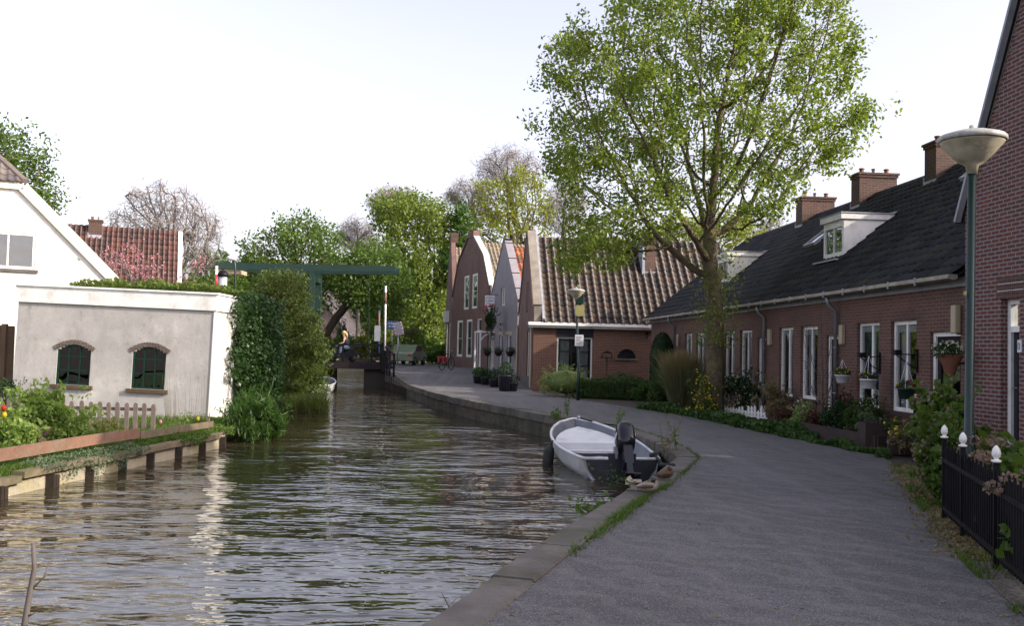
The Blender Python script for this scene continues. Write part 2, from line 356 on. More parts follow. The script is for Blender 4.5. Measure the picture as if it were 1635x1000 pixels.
def struct(o, kind='structure'): o['kind'] = kind; return o
def raw(name, V, Fq, mat, parent=None, smooth=False, uv=None):
    V = np.asarray(V, dtype=np.float32); Fq = np.asarray(Fq, dtype=np.int32); k = Fq.shape[1]
    me = bpy.data.meshes.new(name); me.vertices.add(len(V)); me.vertices.foreach_set('co', V.ravel())
    me.loops.add(Fq.size); me.loops.foreach_set('vertex_index', Fq.ravel())
    me.polygons.add(len(Fq)); me.polygons.foreach_set('loop_start', np.arange(0, Fq.size, k, dtype=np.int32))
    me.update(calc_edges=True)
    if uv is not None:
        l = me.uv_layers.new(name='UVMap'); l.data.foreach_set('uv', np.asarray(uv, dtype=np.float32)[Fq.ravel()].ravel())
    me.validate()
    return fin(name, me, mat, parent, smooth)
# ------------------------------------------------------------------ foliage
def unit(a): return a/np.maximum(np.linalg.norm(a, axis=1, keepdims=True), 1e-9)
def leaves(name, P, size, mat, parent=None, aspect=.55, up=.0, jit=.35, droop=0):
    n = len(P); d = unit(rng.normal(size=(n, 3))+np.array([0, 0, up-droop])); q = unit(np.cross(d, rng.normal(size=(n, 3))))
    s = (size*(1+jit*rng.uniform(-1, 1, n)))[:, None]
    a = P-d*s*.5; b = P+q*s*aspect*.5; c = P+d*s*.5; e = P-q*s*aspect*.5
    V = np.stack([a, b, c, e], 1).reshape(-1, 3); F = np.arange(4*n).reshape(-1, 4)
    return raw(name, V, F, mat, parent)
def blades(name, P, h, wd, mat, parent=None, lean=.4, lj=.3):
    n = len(P); ang = rng.uniform(0, 2*np.pi, n); hh = h*(1+lj*rng.uniform(-1, 1, n))
    side = np.stack([np.cos(ang), np.sin(ang), np.zeros(n)], 1)*wd/2; ln = rng.normal(size=(n, 3))*lean*hh[:, None]*.5; ln[:, 2] = 0
    mid = P+ln*.35+np.stack([0*hh, 0*hh, hh*.6], 1); tip = P+ln+np.stack([0*hh, 0*hh, hh], 1)
    V = np.stack([P-side, P+side, mid+side*.7, mid-side*.7, tip+side*.1, tip-side*.1], 1).reshape(-1, 3)
    b = np.arange(n)[:, None]*6; F = np.concatenate([b+np.array([[0, 1, 2, 3]]), b+np.array([[3, 2, 4, 5]])])
    return raw(name, V, F, mat, parent)
def ell(n, c, r, shell=0.):
    d = unit(rng.normal(size=(n, 3))); t = rng.uniform(shell**3, 1, n)**(1/3); return np.array(c)+d*np.array(r)*t[:, None]
def clumpy(n, c, r, lobes=14, lr=.38, shell=.55, flat=-9e9):
    c = np.array(c); r = np.array(r); L = ell(lobes, (0, 0, 0), r*(1-lr*.8), .6)
    L = L+c; k = rng.integers(0, lobes, n); ls = rng.uniform(.7, 1.2, lobes)[k][:, None]
    d = unit(rng.normal(size=(n, 3))); t = rng.uniform(shell**3, 1, n)[:, None]**(1/3)
    P = L[k]+d*t*ls*r*lr
    ns = max(6, n//90); S = unit(rng.normal(size=(ns, 3))+np.array([0, 0, .5])); q = rng.random(n) < .13; si_ = rng.integers(0, ns, q.sum()); P[q] = c+S[si_]*r*rng.uniform(.75, 1.2, (q.sum(), 1))*rng.uniform(.9, 1.12, ns)[si_][:, None]+rng.normal(size=(q.sum(), 3))*.03
    P[:, 2] = np.maximum(P[:, 2], flat+rng.uniform(0, .05, n)); return P
def grow(base, path, A, step, dk, rt, rtip, trop=.1, maxit=160):
    N = [np.array(p, float) for p in [base]+list(path)]; par = [-1]+list(range(len(path)))
    A = np.asarray(A, float); X = np.array(N)
    i0 = max(1, len(N)-3)
    D = np.linalg.norm(A[:, None]-X[None, i0:], axis=2); ne = D.argmin(1)+i0; nd = D.min(1)
    for it in range(maxit):
        if len(A) == 0: break
        v = unit(A-X[ne]); u, inv = np.unique(ne, return_inverse=True)
        S = np.zeros((len(u), 3)); np.add.at(S, inv, v); S = unit(S+rng.normal(size=S.shape)*.12*np.linalg.norm(S, axis=1, keepdims=True)); S[:, 2] += trop; S = unit(S)
        new = X[u]+S*step; b = len(X); X = np.concatenate([X, new]); par += list(u)
        D = np.linalg.norm(A[:, None]-new[None], axis=2); j = D.argmin(1); dm = D[np.arange(len(A)), j]
        better = dm < nd; ne = np.where(better, j+b, ne); nd = np.minimum(nd, dm)
        keep = nd > dk
        # drop attractors whose nearest node no longer gets closer
        if it > maxit*.8: keep &= better
        A = A[keep]; ne = ne[keep]; nd = nd[keep]
    par = np.array(par); n = len(X); cnt = np.zeros(n); ch = [[] for _ in range(n)]
    for i in range(n-1, 0, -1):
        if cnt[i] == 0: cnt[i] = 1
        cnt[par[i]] += cnt[i]; ch[par[i]].append(i)
    e = math.log(max(cnt[0], 3))/math.log(rt/rtip); rad = rtip*np.maximum(cnt, 1)**(1/e)
    return X, par, ch, rad, cnt
def limb_mesh(X, ch, rad, minr=0.):
    V = []; F = []; st = [(0, None)]
    while st:
        i, pr = st.pop(); chain = [] if pr is None else [pr]; cur = i
        while True:
            chain.append(cur); c = [k for k in ch[cur] if rad[k] >= minr]
            if not c: break
            c.sort(key=lambda k: -rad[k]); 
            for k in c[1:]: st.append((k, cur))
            cur = c[0]
        if len(chain) < 2: continue
        P = X[chain]; r = rad[chain].copy()
        if pr is not None: r[0] = min(r[0], r[1]*1.05)
        n = 8 if r.max() > .08 else (5 if r.max() > .03 else 3)
        d = unit(np.gradient(P, axis=0)); a = np.cross(d[0], [0.3, .2, .9]); a /= max(np.linalg.norm(a), 1e-6)
        b0 = len(V)
        for k in range(len(P)):
            a = a-d[k]*a.dot(d[k]); a /= max(np.linalg.norm(a), 1e-6); b = np.cross(d[k], a)
            for j in range(n):
                t = 2*math.pi*j/n; V.append(P[k]+(a*math.cos(t)+b*math.sin(t))*r[k])
        for k in range(len(P)-1):
            for j in range(n): F.append((b0+k*n+j, b0+k*n+(j+1) % n, b0+(k+1)*n+(j+1) % n, b0+(k+1)*n+j))
    return V, F
def tree(name, label, base, tips, Y, dy, mats, natt, step, dk, rt, rtip, nleaf, lsize, trunkpath=None, group=None, trop=.1, lspread=None, limb_min=0., cat='tree', clus=14, cspread=1.0, twigs=0, twig_len=.8):
    """tips: list of pixel ellipses (cx,cy,rx,ry) of the crown at distance Y, dy = half depth in metres"""
    s = Y/F_PX; base = np.array(base, float); A = []; area = np.array([e[2]*e[3] for e in tips], float); k = rng.choice(len(tips), natt, p=area/area.sum())
    for i in range(len(tips)):
        n = int((k == i).sum()); cx, cy, rx, ry = tips[i]; c = at(cx, cy, Y); A.append(ell(n, c, (rx*s, dy*min(1, .45+rx*s/4), ry*s), .3))
    A = np.concatenate(A)-base
    path = trunkpath if trunkpath is not None else [np.array([0, 0, z]) for z in np.arange(step, max(A[:, 2].min()*.75, step*1.5), step)]
    X, par, ch, rad, cnt = grow((0, 0, 0), path, A, step, dk, rt, rtip, trop)
    t = thing(name, label, cat, tuple(base), group=group)
    V, F = limb_mesh(X, ch, rad, limb_min); tr = raw('trunk', V, F, mats[0], t, True)
    if nleaf:
        tipi = np.where(cnt <= 2)[0]; sp = lspread or step*.9
        nc = max(1, nleaf//clus); k = rng.choice(tipi, nc); Cn = X[k]+rng.normal(size=(nc, 3))*sp*.5*rng.uniform(.3, 1.3, (nc, 1))
        q = rng.integers(0, nc, nleaf); P = Cn[q]+rng.normal(size=(nleaf, 3))*lsize*cspread
        leaves('crown', P, lsize, mats[1], t)
    if twigs:
        tipi = np.where(cnt <= 4)[0]; k = rng.choice(tipi, twigs); leaves('twigs', X[k]+rng.normal(size=(twigs, 3))*step*.8, twig_len, 'twig_grey', t, .03, up=.6)
    return t, X, rad, cnt
def shrub(name, label, c, r, n, ls, mat, cat='shrub', lobes=14, lr=.38, group=None, stem=True, aspect=.55, flat=None, core=None, flowers=None, up=0, shell=.55, droop=0):
    base = (c[0], c[1], c[2]-r[2]); t = thing(name, label, cat, base, group=group)
    P = clumpy(n, (0, 0, r[2]), r, lobes, lr, shell, flat if flat is not None else .02)
    leaves('foliage', P, ls, mat, t, aspect, up=up, droop=droop)
    if core:
        m = MB(); m.lathe([(max(.02, math.sin(a)*.78*max(r[0], .01)), r[2]-math.cos(a)*.78*r[2]) for a in np.linspace(.25, 2.9, 8)], 12)
        q = m.build('stem', core, t, True); q.scale = (1, r[1]/r[0], 1)
    elif stem:
        m = MB()
        for k in range(5 if r[0] < 1 else 8):
            a = rng.uniform(0, 6.28); q = rng.uniform(.3, .8)
            m.tube([(0.05*math.cos(a), .05*math.sin(a), 0), (.3*q*r[0]*math.cos(a), .3*q*r[1]*math.sin(a), .6*r[2]), (q*r[0]*math.cos(a), q*r[1]*math.sin(a), 1.4*r[2])], [.025*r[2]+.008, .018*r[2]+.005, .004], 5)
        m.build('stem', 'bark', t)
    if flowers:
        fn, fs, fm = flowers; k = rng.choice(len(P), fn); d = unit(P[k]-np.array([0, 0, r[2]*.7]))
        leaves('blossom', P[k]+d*.04, fs, fm, t, 1., jit=.3)
    return t
# ------------------------------------------------------------------ ground, canal, street
ZW = -.55
QE = [(-4.5, -6), (-2.6, 0), (-.46, 5.85), (.29, 8.2), (1.43, 11.5), (1.82, 12.4), (2.78, 15.4), (2.85, 17), (2.65, 19.6), (2.1, 22.6), (.9, 24.8), (-.6, 28.8), (-1.6, 31.6), (-2.75, 35.2), (-4.4, 42), (-5.95, 48.5), (-6.9, 52), (-7.2, 56), (-9.6, 66), (-12.6, 85)]
LB = [(-10.1, -6), (-8.9, 3.5), (-7.9, 9.2), (-7.2, 13.1), (-6.2, 20.6), (-6.45, 21.4), (-6.95, 24.5), (-7.8, 33), (-9.6, 45), (-10.3, 52), (-13, 60), (-19, 72), (-30, 85)]
RE = [(2.2, -6), (3.3, 5.5), (3.75, 7.3), (4.2, 8.95), (5.1, 11.7), (6.2, 15.0), (6.5, 16.6), (6.2, 18.1), (5.6, 21.3), (4.9, 26), (4.1, 28.5), (2.6, 33), (1.4, 36.3), (.95, 39), (.9, 41), (.4, 48), (-1.3, 54.6), (-3.9, 62.5), (-5.4, 70), (-8.5, 84)]
def xa(poly, Y):
    for (x0, y0), (x1, y1) in zip(poly, poly[1:]):
        if Y <= y1: return x0+(x1-x0)*(Y-y0)/(y1-y0)
    return poly[-1][0]
ys = sorted(set([p[1] for p in QE+LB+RE if p[1] <= 85]+list(np.arange(-6, 86, 1.0))))
m = MB()
def strip(m, fl, fr, ys, zf, off=0):
    b = len(m.v); m.v += [(f(y), y, zf(y)+off) for y in ys for f in (fl, fr)]
    m.f += [(b+2*i, b+2*i+1, b+2*i+3, b+2*i+2) for i in range(len(ys)-1)]
strip(m, lambda y: xa(QE, y)+.02, lambda y: xa(QE, y)+4, ys, gz, -.02); strip(m, lambda y: xa(QE, y)+4, lambda y: 900, ys, gz, -.02)
strip(m, lambda y: -900, lambda y: xa(LB, y)-.02, ys, gzl)
m.add([(-900, 85, .63), (900, 85, .53), (900, 1500, .6), (-900, 1500, .6)], [(0, 1, 2, 3)]); m.add([(-900, 84.9, .63), (900, 84.9, .53), (900, 84.9, -1.5), (-900, 84.9, -1.5)], [(0, 3, 2, 1)])
m.add([(-900, -600, -.02), (900, -600, -.02), (900, -6, -.02), (-900, -6, -.02)], [(0, 1, 2, 3)])
struct(m.build('ground', 'soil'))
m = MB(); m.add([(-60, -30, ZW), (30, -30, ZW), (30, 86, ZW), (-60, 86, ZW)], [(0, 1, 2, 3)]); struct(m.build('canal_water', 'water'))
m = MB(); m.add([(-60, -30, -2.2), (30, -30, -2.2), (30, 86, -2.2), (-60, 86, -2.2)], [(0, 1, 2, 3)]); struct(m.build('canal_bed', 'soil'))
KW = .31
rs = [y for y in ys if y <= 84]
m = MB()
for i in range(10):
    strip(m, lambda y: lerp(xa(QE, y)+KW, xa(RE, y), i/10), lambda y: lerp(xa(QE, y)+KW, xa(RE, y), (i+1)/10), rs, gz, .004)
struct(m.build('street', 'asphalt'))
# coping stones along the quay, block by block
m = MB(); pts = [Vector((x, y, 0)) for x, y in QE if y <= 52]
for a, b in zip(pts, pts[1:]):
    L = (b-a).length; n = max(1, round(L/1.0)); d = (b-a)/L; nrm = Vector((d.y, -d.x, 0))
    for k in range(n):
        p = a+d*(L*k/n+.008); q = a+d*(L*(k+1)/n-.008); j = rng.uniform(-.012, .012); z0 = -.18; zp = gz(p.y)+.035+j; zq = gz(q.y)+.035+j
        o = -nrm*(.02+rng.uniform(-.01, .015))
        A, B2, C2, D = p+o, q+o, q+nrm*KW, p+nrm*KW
        c = .018
        m.add([(A.x, A.y, z0), (B2.x, B2.y, z0), (C2.x, C2.y, z0), (D.x, D.y, z0),
               (A.x, A.y, zp-c), (B2.x, B2.y, zq-c), (C2.x, C2.y, zq-.02), (D.x, D.y, zp-.02),
               (A.x+nrm.x*c, A.y+nrm.y*c, zp), (B2.x+nrm.x*c, B2.y+nrm.y*c, zq), (C2.x-nrm.x*c, C2.y-nrm.y*c, zq), (D.x-nrm.x*c, D.y-nrm.y*c, zp)],
              [(0, 1, 5, 4), (1, 2, 6, 5), (2, 3, 7, 6), (3, 0, 4, 7), (4, 5, 9, 8), (5, 6, 10, 9), (6, 7, 11, 10), (7, 4, 8, 11), (8, 9, 10, 11)])
m.recalc = True; struct(m.build('kerb', 'concrete'))
m = MB()
qs = [y for y in ys if y <= 84]; b = 0
m.v = [(xa(QE, y)+dx, y, z) for y in qs for dx, z in ((.03, -2.2), (.03, gz(y)-.02), (.35, gz(y)-.02))]
m.f = [(3*i+k, 3*i+3+k, 3*i+4+k, 3*i+1+k) for i in range(len(qs)-1) for k in (0, 1)]
t = thing('quay_wall', 'dark stained stone quay wall between the street and the canal', 'quay wall', (0, 0, 0)); m.build('wall', 'quay_stone', t)
m = MB()
for y in np.arange(44, 56, .8): m.box(xa(QE, y)-.05, xa(QE, y)+.06, y-.09, y+.09, -1.5, gz(y)-.19)
m.build('timber_pile', 'wet_wood', t)
# grass areas
def sheet(name, poly, mat, z, dz=0.0):
    m = MB(); m.add([(x, y, z(x, y) if callable(z) else z) for x, y in poly], [tuple(range(len(poly)))]); return struct(m.build(name, mat))
m = MB(); strip(m, lambda y: xa(LB, y)-14, lambda y: xa(LB, y)-.3, [y for y in ys if y < 84], gzl, .012); struct(m.build('garden_lawn', 'lawn'))
sheet('verge_lawn', [(-4.6, 66), (20, 63), (60, 80), (60, 140), (-10, 140), (-12, 86), (-6.5, 74)], 'lawn', .575)
m = MB(); strip(m, lambda y: xa(RE, y)-.05, lambda y: xa(RE, y)+.35, [y for y in ys if 5 <= y <= 15.2], gz, .01); struct(m.build('gravel_strip', 'gravel'))

# ------------------------------------------------------------------ facades
class Fr:
    def __init__(s, x, y, th, z=0): s.o = Vector((x, y, z)); s.th = th; s.M = Matrix.Translation(s.o) @ Matrix.Rotation(th, 4, 'Z'); s.I = s.M.inverted()
    def sz(s, px, py):
        c = s.I @ CAM; d = s.I.to_3x3() @ ray(px, py); t = -c.y/d.y; p = c+d*t; return p.x, p.z
def facade(m, W, H, holes, th=.3, z0=0., x0=0.):
    xs = sorted(set([x0, W]+[h[0] for h in holes]+[h[1] for h in holes])); zs = sorted(set([z0, H]+[h[2] for h in holes]+[h[3] for h in holes]))
    inh = lambda x, z: any(h[0] < x < h[1] and h[2] < z < h[3] for h in holes)
    solid = [[not inh((xs[i]+xs[i+1])/2, (zs[j]+zs[j+1])/2) for j in range(len(zs)-1)] for i in range(len(xs)-1)]
    for i in range(len(xs)-1):
        for j in range(len(zs)-1):
            if not solid[i][j]: continue
            a, b, c, d = xs[i], xs[i+1], zs[j], zs[j+1]
            m.add([(a, 0, c), (b, 0, c), (b, 0, d), (a, 0, d)], [(0, 1, 2, 3)]); m.add([(a, th, c), (b, th, c), (b, th, d), (a, th, d)], [(3, 2, 1, 0)])
            S = lambda p, q: 0 <= p < len(xs)-1 and 0 <= q < len(zs)-1 and solid[p][q]
            if not S(i-1, j): m.add([(a, 0, c), (a, th, c), (a, th, d), (a, 0, d)], [(3, 2, 1, 0)])
            if not S(i+1, j): m.add([(b, 0, c), (b, th, c), (b, th, d), (b, 0, d)], [(0, 1, 2, 3)])
            if not S(i, j-1): m.add([(a, 0, c), (b, 0, c), (b, th, c), (a, th, c)], [(3, 2, 1, 0)])
            if not S(i, j+1): m.add([(a, 0, d), (b, 0, d), (b, th, d), (a, th, d)], [(0, 1, 2, 3)])
def gable(m, pts, th=.3, y=0.): m.prism(pts, y, y+th)
def win(p, T, s0, s1, z0, z1, mat='white_paint', mull=(.5,), bars=(), fw=.06, d0=.07, glass='glass', curtain=None, sill=None, name='window', pw=.05, blind=0, label=None):
    m = MB(T); d1 = d0+.07
    m.box(s0, s0+fw, d0, d1, z0, z1); m.box(s1-fw, s1, d0, d1, z0, z1); m.box(s0+fw, s1-fw, d0+.002, d1, z1-fw, z1); m.box(s0+fw, s1-fw, d0+.002, d1, z0, z0+fw)
    W = s1-s0; H = z1-z0
    for q in mull: m.box(s0+W*q-pw/2, s0+W*q+pw/2, d0+.008, d1-.004, z0+fw, z1-fw)
    for q in bars: m.box(s0+fw, s1-fw, d0+.014, d1-.012, z0+H*q-.018, z0+H*q+.018)
    o = m.build(name, mat, p, label=label)
    g = MB(T); g.add([(s0+fw, d0+.04, z0+fw), (s1-fw, d0+.04, z0+fw), (s1-fw, d0+.04, z1-fw), (s0+fw, d0+.04, z1-fw)], [(0, 1, 2, 3)]); g.build('pane', glass, o)
    if curtain:
        c = MB(T)
        for a, b in curtain:
            n = max(3, int((b-a)*W/.04)); x = s0+W*a
            vs = []
            for k in range(n+1):
                xx = s0+W*(a+(b-a)*k/n); yy = d1+.05+(.018 if k % 2 else 0); vs += [(xx, yy, z0+.03), (xx, yy, z1-.03)]
            c.add(vs, [(2*k, 2*k+2, 2*k+3, 2*k+1) for k in range(n)])
        c.build('curtain', 'curtain', o)
    if blind:
        c = MB(T); c.box(s0+fw, s1-fw, d0+.055, d1+.06, z1-fw-blind, z1-fw-.01); c.build('blind', 'curtain', o)
    if sill:
        c = MB(T); c.box(s0-.04, s1+.04, -.05, .1, z0-.09, z0-.004); c.build('sill', sill, o)
    return o
def door(p, T, s0, s1, z0, z1, trans=.0, mat='white_paint', leaf='dark_wood', glassy=True):
    m = MB(T); fw = .08; m.box(s0, s0+fw, .06, .17, z0, z1); m.box(s1-fw, s1, .06, .17, z0, z1); m.box(s0+fw, s1-fw, .062, .17, z1-fw, z1)
    zt = z1-fw
    if trans: m.box(s0+fw, s1-fw, .062, .17, z1-trans-.09, z1-trans)
    o = m.build('door', mat, p)
    if trans:
        g = MB(T); g.add([(s0+fw, .12, z1-trans), (s1-fw, .12, z1-trans), (s1-fw, .12, z1-fw), (s0+fw, .12, z1-fw)], [(0, 1, 2, 3)]); g.build('pane', 'glass', o); zt = z1-trans-.09
    d = MB(T); a, b = s0+fw, s1-fw; st = .11
    if glassy:
        d.box(a, a+st, .1, .15, z0, zt); d.box(b-st, b, .1, .15, z0, zt); d.box(a+st, b-st, .102, .15, zt-st, zt); d.box(a+st, b-st, .102, .15, z0, z0+.55)
        d.build('door_leaf', leaf, o)
        g = MB(T); g.add([(a+st, .12, z0+.55), (b-st, .12, z0+.55), (b-st, .12, zt-st), (a+st, .12, zt-st)], [(0, 1, 2, 3)]); g.build('pane', 'glass', o)
    else:
        d.box(a, b, .11, .15, z0, zt); d.box(a+.12, b-.12, .1, .112, z0+.2, z0+.8); d.box(a+.12, b-.12, .1, .112, z0+1., zt-.15); d.build('door_leaf', leaf, o)
    h = MB(T); h.tube([(s0+fw+.06, .06, z0+1.0), (s0+fw+.16, .06, z0+1.0)], .012, 6); h.tube([(s0+fw+.06, .06, z0+1.0), (s0+fw+.06, .11, z0+1.0)], .012, 6); h.build('handle', 'zinc', o)
    return o
def pantiles(name, mat, parent, T, o, ax, up, L, S, cw=.22, rh=.3, amp=.028, lip=.028, clip=None):
    ax = Vector(ax).normalized(); up = Vector(up).normalized(); n = ax.cross(up); nc = max(1, round(L/cw)); cw = L/nc; nr = max(1, round(S/rh)); rh = S/nr; K = 6
    u = np.arange(nc*K+1)/K; prof = amp*np.where((u % 1) < .5, np.sin((u % 1)*2*np.pi), .45*np.sin((u % 1)*2*np.pi))
    V = []; UV = []; F = []
    for r in range(nr):
        wob = np.interp(u, np.arange(0, nc+2, 1), rng.normal(size=nc+2)*.006)+rng.normal(size=len(u))*.002
        for vv, off in ((r*rh-.03, -.012), (r*rh-.03, lip), ((r+1)*rh, 0)):
            V.append(np.array(o)[None]+u[:, None]*cw*np.array(ax)+vv*np.array(up)+(prof+off+wob+.03)[:, None]*np.array(n)); UV.append(np.stack([u*.9999, np.full(len(u), r+.5)], 1))
        b = r*3*len(u)
        for q in (0, 1):
            i = b+q*len(u)+np.arange(len(u)-1); F.append(np.stack([i, i+1, i+1+len(u), i+len(u)], 1))
    V = np.concatenate(V); F = np.concatenate(F)
    if clip is not None:
        cen = V[F].mean(1); F = F[clip(cen)]
    M = np.array(T); V = V@M[:3, :3].T+M[:3, 3]
    return raw(name, V, F, mat, parent, False, np.concatenate(UV))
def chimney(p, x0, x1, y0, y1, z0, z1, pots=2, mat='brick_chimney', T=None, along='x'):
    m = MB(T); m.box(x0, x1, y0, y1, z0, z1-.14); m.box(x0-.03, x1+.03, y0-.03, y1+.03, z1-.14, z1-.06); m.box(x0-.06, x1+.06, y0-.06, y1+.06, z1-.06, z1)
    o = m.build('chimney', mat, p)
    l = MB(T); 
    for k in range(4): l.box(x0-.04+k*.001, x0+.0, y0-.02+k*.12, y0+.13+k*.12, z0+.35+k*.2*.5, z0+.62+k*.16)
    l.box(x0-.02, x1+.02, y0-.02, y0-.004, z0+.1, z0+.5); l.build('flashing', 'lead', o)
    for k in range(pots):
        q = MB(T); t = (k+.5)/pots; c = (lerp(x0, x1, t), (y0+y1)/2, z1) if along == 'x' else ((x0+x1)/2, lerp(y0, y1, t), z1)
        q.lathe([(.08, 0), (.07, .02), (.065, .13), (.085, .14), (.085, .17), (.05, .18)], 10, c); q.build('chimney_pot', 'terracotta' if k % 2 == 0 else 'zinc', o)
    return o

# ------------------------------------------------------------------ the terrace of low brick houses
row = Fr(8.85-.078*39, 39, math.atan2(-1, .078)); RL = 23.45; WB, WT, DT = .7, 2.44, 2.2
rt = thing('terrace_house', 'low red brick terrace with black tiled roof and white dormers beside the street', 'house', row.o, row.th)
EZ, RZ, RD = 3.24, 6.5, 4.05
def rs_(x): return row.sz(x, 590)[0]
W_ = []   # (x0,x1,kind)
for a, b, k in ((1093, 1104.5, 'w'), (1111, 1125.5, 'v'), (1156, 1172.5, 'w'), (1181, 1200, 'v'), (1209, 1222, 'd'), (1243.5, 1266, 'w'), (1278, 1305, 'v'), (1319, 1338, 'd'), (1368, 1404, 'w'), (1422, 1463, 'v'), (1485, 1534, 'd')):
    W_.append((rs_(a), rs_(b), k))
holes = [(a, b, (.12 if k == 'd' else WB), (DT if k == 'd' else WT)) for a, b, k in W_]
m = MB(); facade(m, RL, EZ, holes); m.box(0, .28, .302, 2*RD, 0, EZ); m.box(RL-.28, RL, .302, 2*RD, 0, EZ); m.box(.3, RL-.3, 2*RD-.3, 2*RD-.002, 0, EZ)
gable(m, [(.3, EZ), (2*RD-.3, EZ), (RD, RZ-.35)], 0) if False else None
for xx in (0.003, RL-.283): m.prism([(.02, EZ+.002), (2*RD-.02, EZ+.002), (RD, RZ-.12)], xx, xx+.27, 'x')
m.build('wall', 'brick_row', rt)
m = MB(); m.box(.3, RL-.3, .31, 2*RD-.32, 0, .06); m.box(.3, RL-.3, 2.2, 2.3, .06, EZ-.05)
for s in (7.2, 15): m.box(s, s+.12, .31, 2.2, .06, EZ-.05)
m.build('interior', 'dark_room', rt)
for a, b, k in W_:
    if k == 'w': win(rt, None, a, b, WB, WT, mull=(.55,), curtain=((.56, .72),), sill='sleeper', pw=.07, blind=.12)
    elif k == 'v': win(rt, None, a, b, WB, WT, mull=(.5,), curtain=((.05, .25),), sill='sleeper', fw=.075, blind=.14)
    else: door(rt, None, a, b, .12, DT)
    m = MB(); n = 11 if k != 'd' else 10
    for q in range(n):
        x = lerp(a-.06, b+.06, q/n); m.box(x+.004, x+(b-a+.12)/n-.004, -.006, .1, (DT if k == 'd' else WT)+.006, (DT if k == 'd' else WT)+.2)
    m.build('lintel', 'brick_row', rt)
sl = math.hypot(RD+.28, RZ-EZ+.2); upv = Vector((0, RD+.28, RZ-EZ+.2)).normalized()
ro = pantiles('roof', 'tiles_black', rt, Matrix(), (-.12, -.28, EZ-.12), (1, 0, 0), upv, RL+.1, sl-.02, .24, .31, .026, .035)
m = MB(); m.add([(-.12, RD, RZ+.04), (RL, RD, RZ+.04), (RL, 2*RD+.28, EZ-.15), (-.12, 2*RD+.28, EZ-.15)], [(3, 2, 1, 0)]); m.add([(-.1, -.2, EZ-.11), (RL, -.2, EZ-.11), (RL, RD, RZ-.02), (-.1, RD, RZ-.02)], [(3, 2, 1, 0)])
m.build('roof_slope', 'tiles_black', rt)
m = MB()
for k in range(int(RL/.38)): m.tube([(-.1+k*.38, RD, RZ+.03), (.31+k*.38, RD, RZ+.045)], [.115, .1], 8)
m.build('ridge_tile', 'tiles_black', ro, True)
m = MB(); m.prism([(-.38, EZ-.17), (-.37, EZ-.1), (-.22, EZ-.1), (-.21, EZ-.17), (-.29, EZ-.195)], -.1, RL-.02, 'x'); m.build('gutter', 'dull_gutter', rt)
m = MB()
for k in range(23): m.box(.3+k, .33+k, -.385, -.355, EZ-.22, EZ-.08)
m.box(0, RL-.02, -.04, -.01, EZ-.28, EZ-.12); m.build('gutter_bracket', 'lead', rt)
for x, w0 in ((1078, 1084), (1223.5, 1231), (1339, 1347)):
    s = rs_(x); d = MB(); d.tube([(s, -.29, EZ-.2), (s, -.25, EZ-.36), (s, -.08, EZ-.5), (s, -.08, .2)], .042, 8)
    for z in (.9, 1.9): d.tube([(s, -.08, z), (s, -.08, z+.04)], .052, 8)
    o = d.build('drainpipe', 'zinc', rt, True)
    s2 = rs_(w0); d = MB(); d.bbox(s2-.08, s2+.09, -.09, -.004, 2.0, 2.42, .01); d.build('meter_box', 'beige_plastic', rt)
s = rs_(1532); m = MB(); m.bbox(s-.07, s+.07, -.13, -.012, 2.16, 2.64, .015); o = m.build('wall_lamp', 'beige_plastic', rt); m = MB(); m.box(s-.08, s+.08, -.011, -.002, 2.14, 2.66); m.build('back_plate', 'brown_wood', o)
def zroof(y): return EZ-.12+(y+.28)*(RZ-EZ+.2)/(RD+.28)
def dormer(sa, sb, y0, ztop, win_=True):
    yb = -.28+(ztop-.02-(EZ-.12))*(RD+.28)/(RZ-EZ+.2); zb = zroof(y0)
    m = MB()
    for x in (sa, sb-.05): m.prism([(y0, zb-.03), (y0, ztop), (yb, ztop)], x, x+.05, 'x')
    m.box(sa+.05, sb-.05, y0+.003, y0+.06, zb-.02, zb+.12); m.box(sa+.05, sb-.05, y0+.003, y0+.06, ztop-.12, ztop)
    o = m.build('dormer', 'white_paint', rt)
    m = MB(); m.box(sa-.05, sb+.04, y0-.08, yb+.2, ztop+.001, ztop+.14); m.build('fascia', 'white_paint', o)
    m = MB(); m.box(sa-.07, sb+.06, y0-.1, yb+.5, ztop+.142, ztop+.17); m.build('flat_roof', 'lead', o)
    m = MB(); m.box(sb-.3, sb+.05, yb+.1, yb+.4, ztop+.172, ztop+.22); m.build('lead_flashing', 'lead', o)
    win(rt, Matrix.Translation((0, y0-.07, 0)), sa+.05, sb-.05, zb+.12, ztop-.12, mull=(.5,), bars=(), fw=.05, blind=.1, name='dormer_window')
    m = MB(); m.box(sa-.1, sb+.1, y0-.25, y0-.0, zb-.07, zb-.03); m.T = Matrix(); m.build('apron_flashing', 'lead', o)
def s_at(px, py, y):                      # s coordinate seen at a pixel on the plane y=const of the terrace
    c = row.I @ CAM; d = row.I.to_3x3() @ ray(px, py); t = (y-c.y)/d.y; return (c+d*t).x
sb = s_at(1347, 400, 1.02); dormer(sb-1.2, sb, 1.02, 5.12)
sb2 = s_at(1163, 430, 1.02); dormer(sb2-1.2, sb2, 1.02, 5.12)
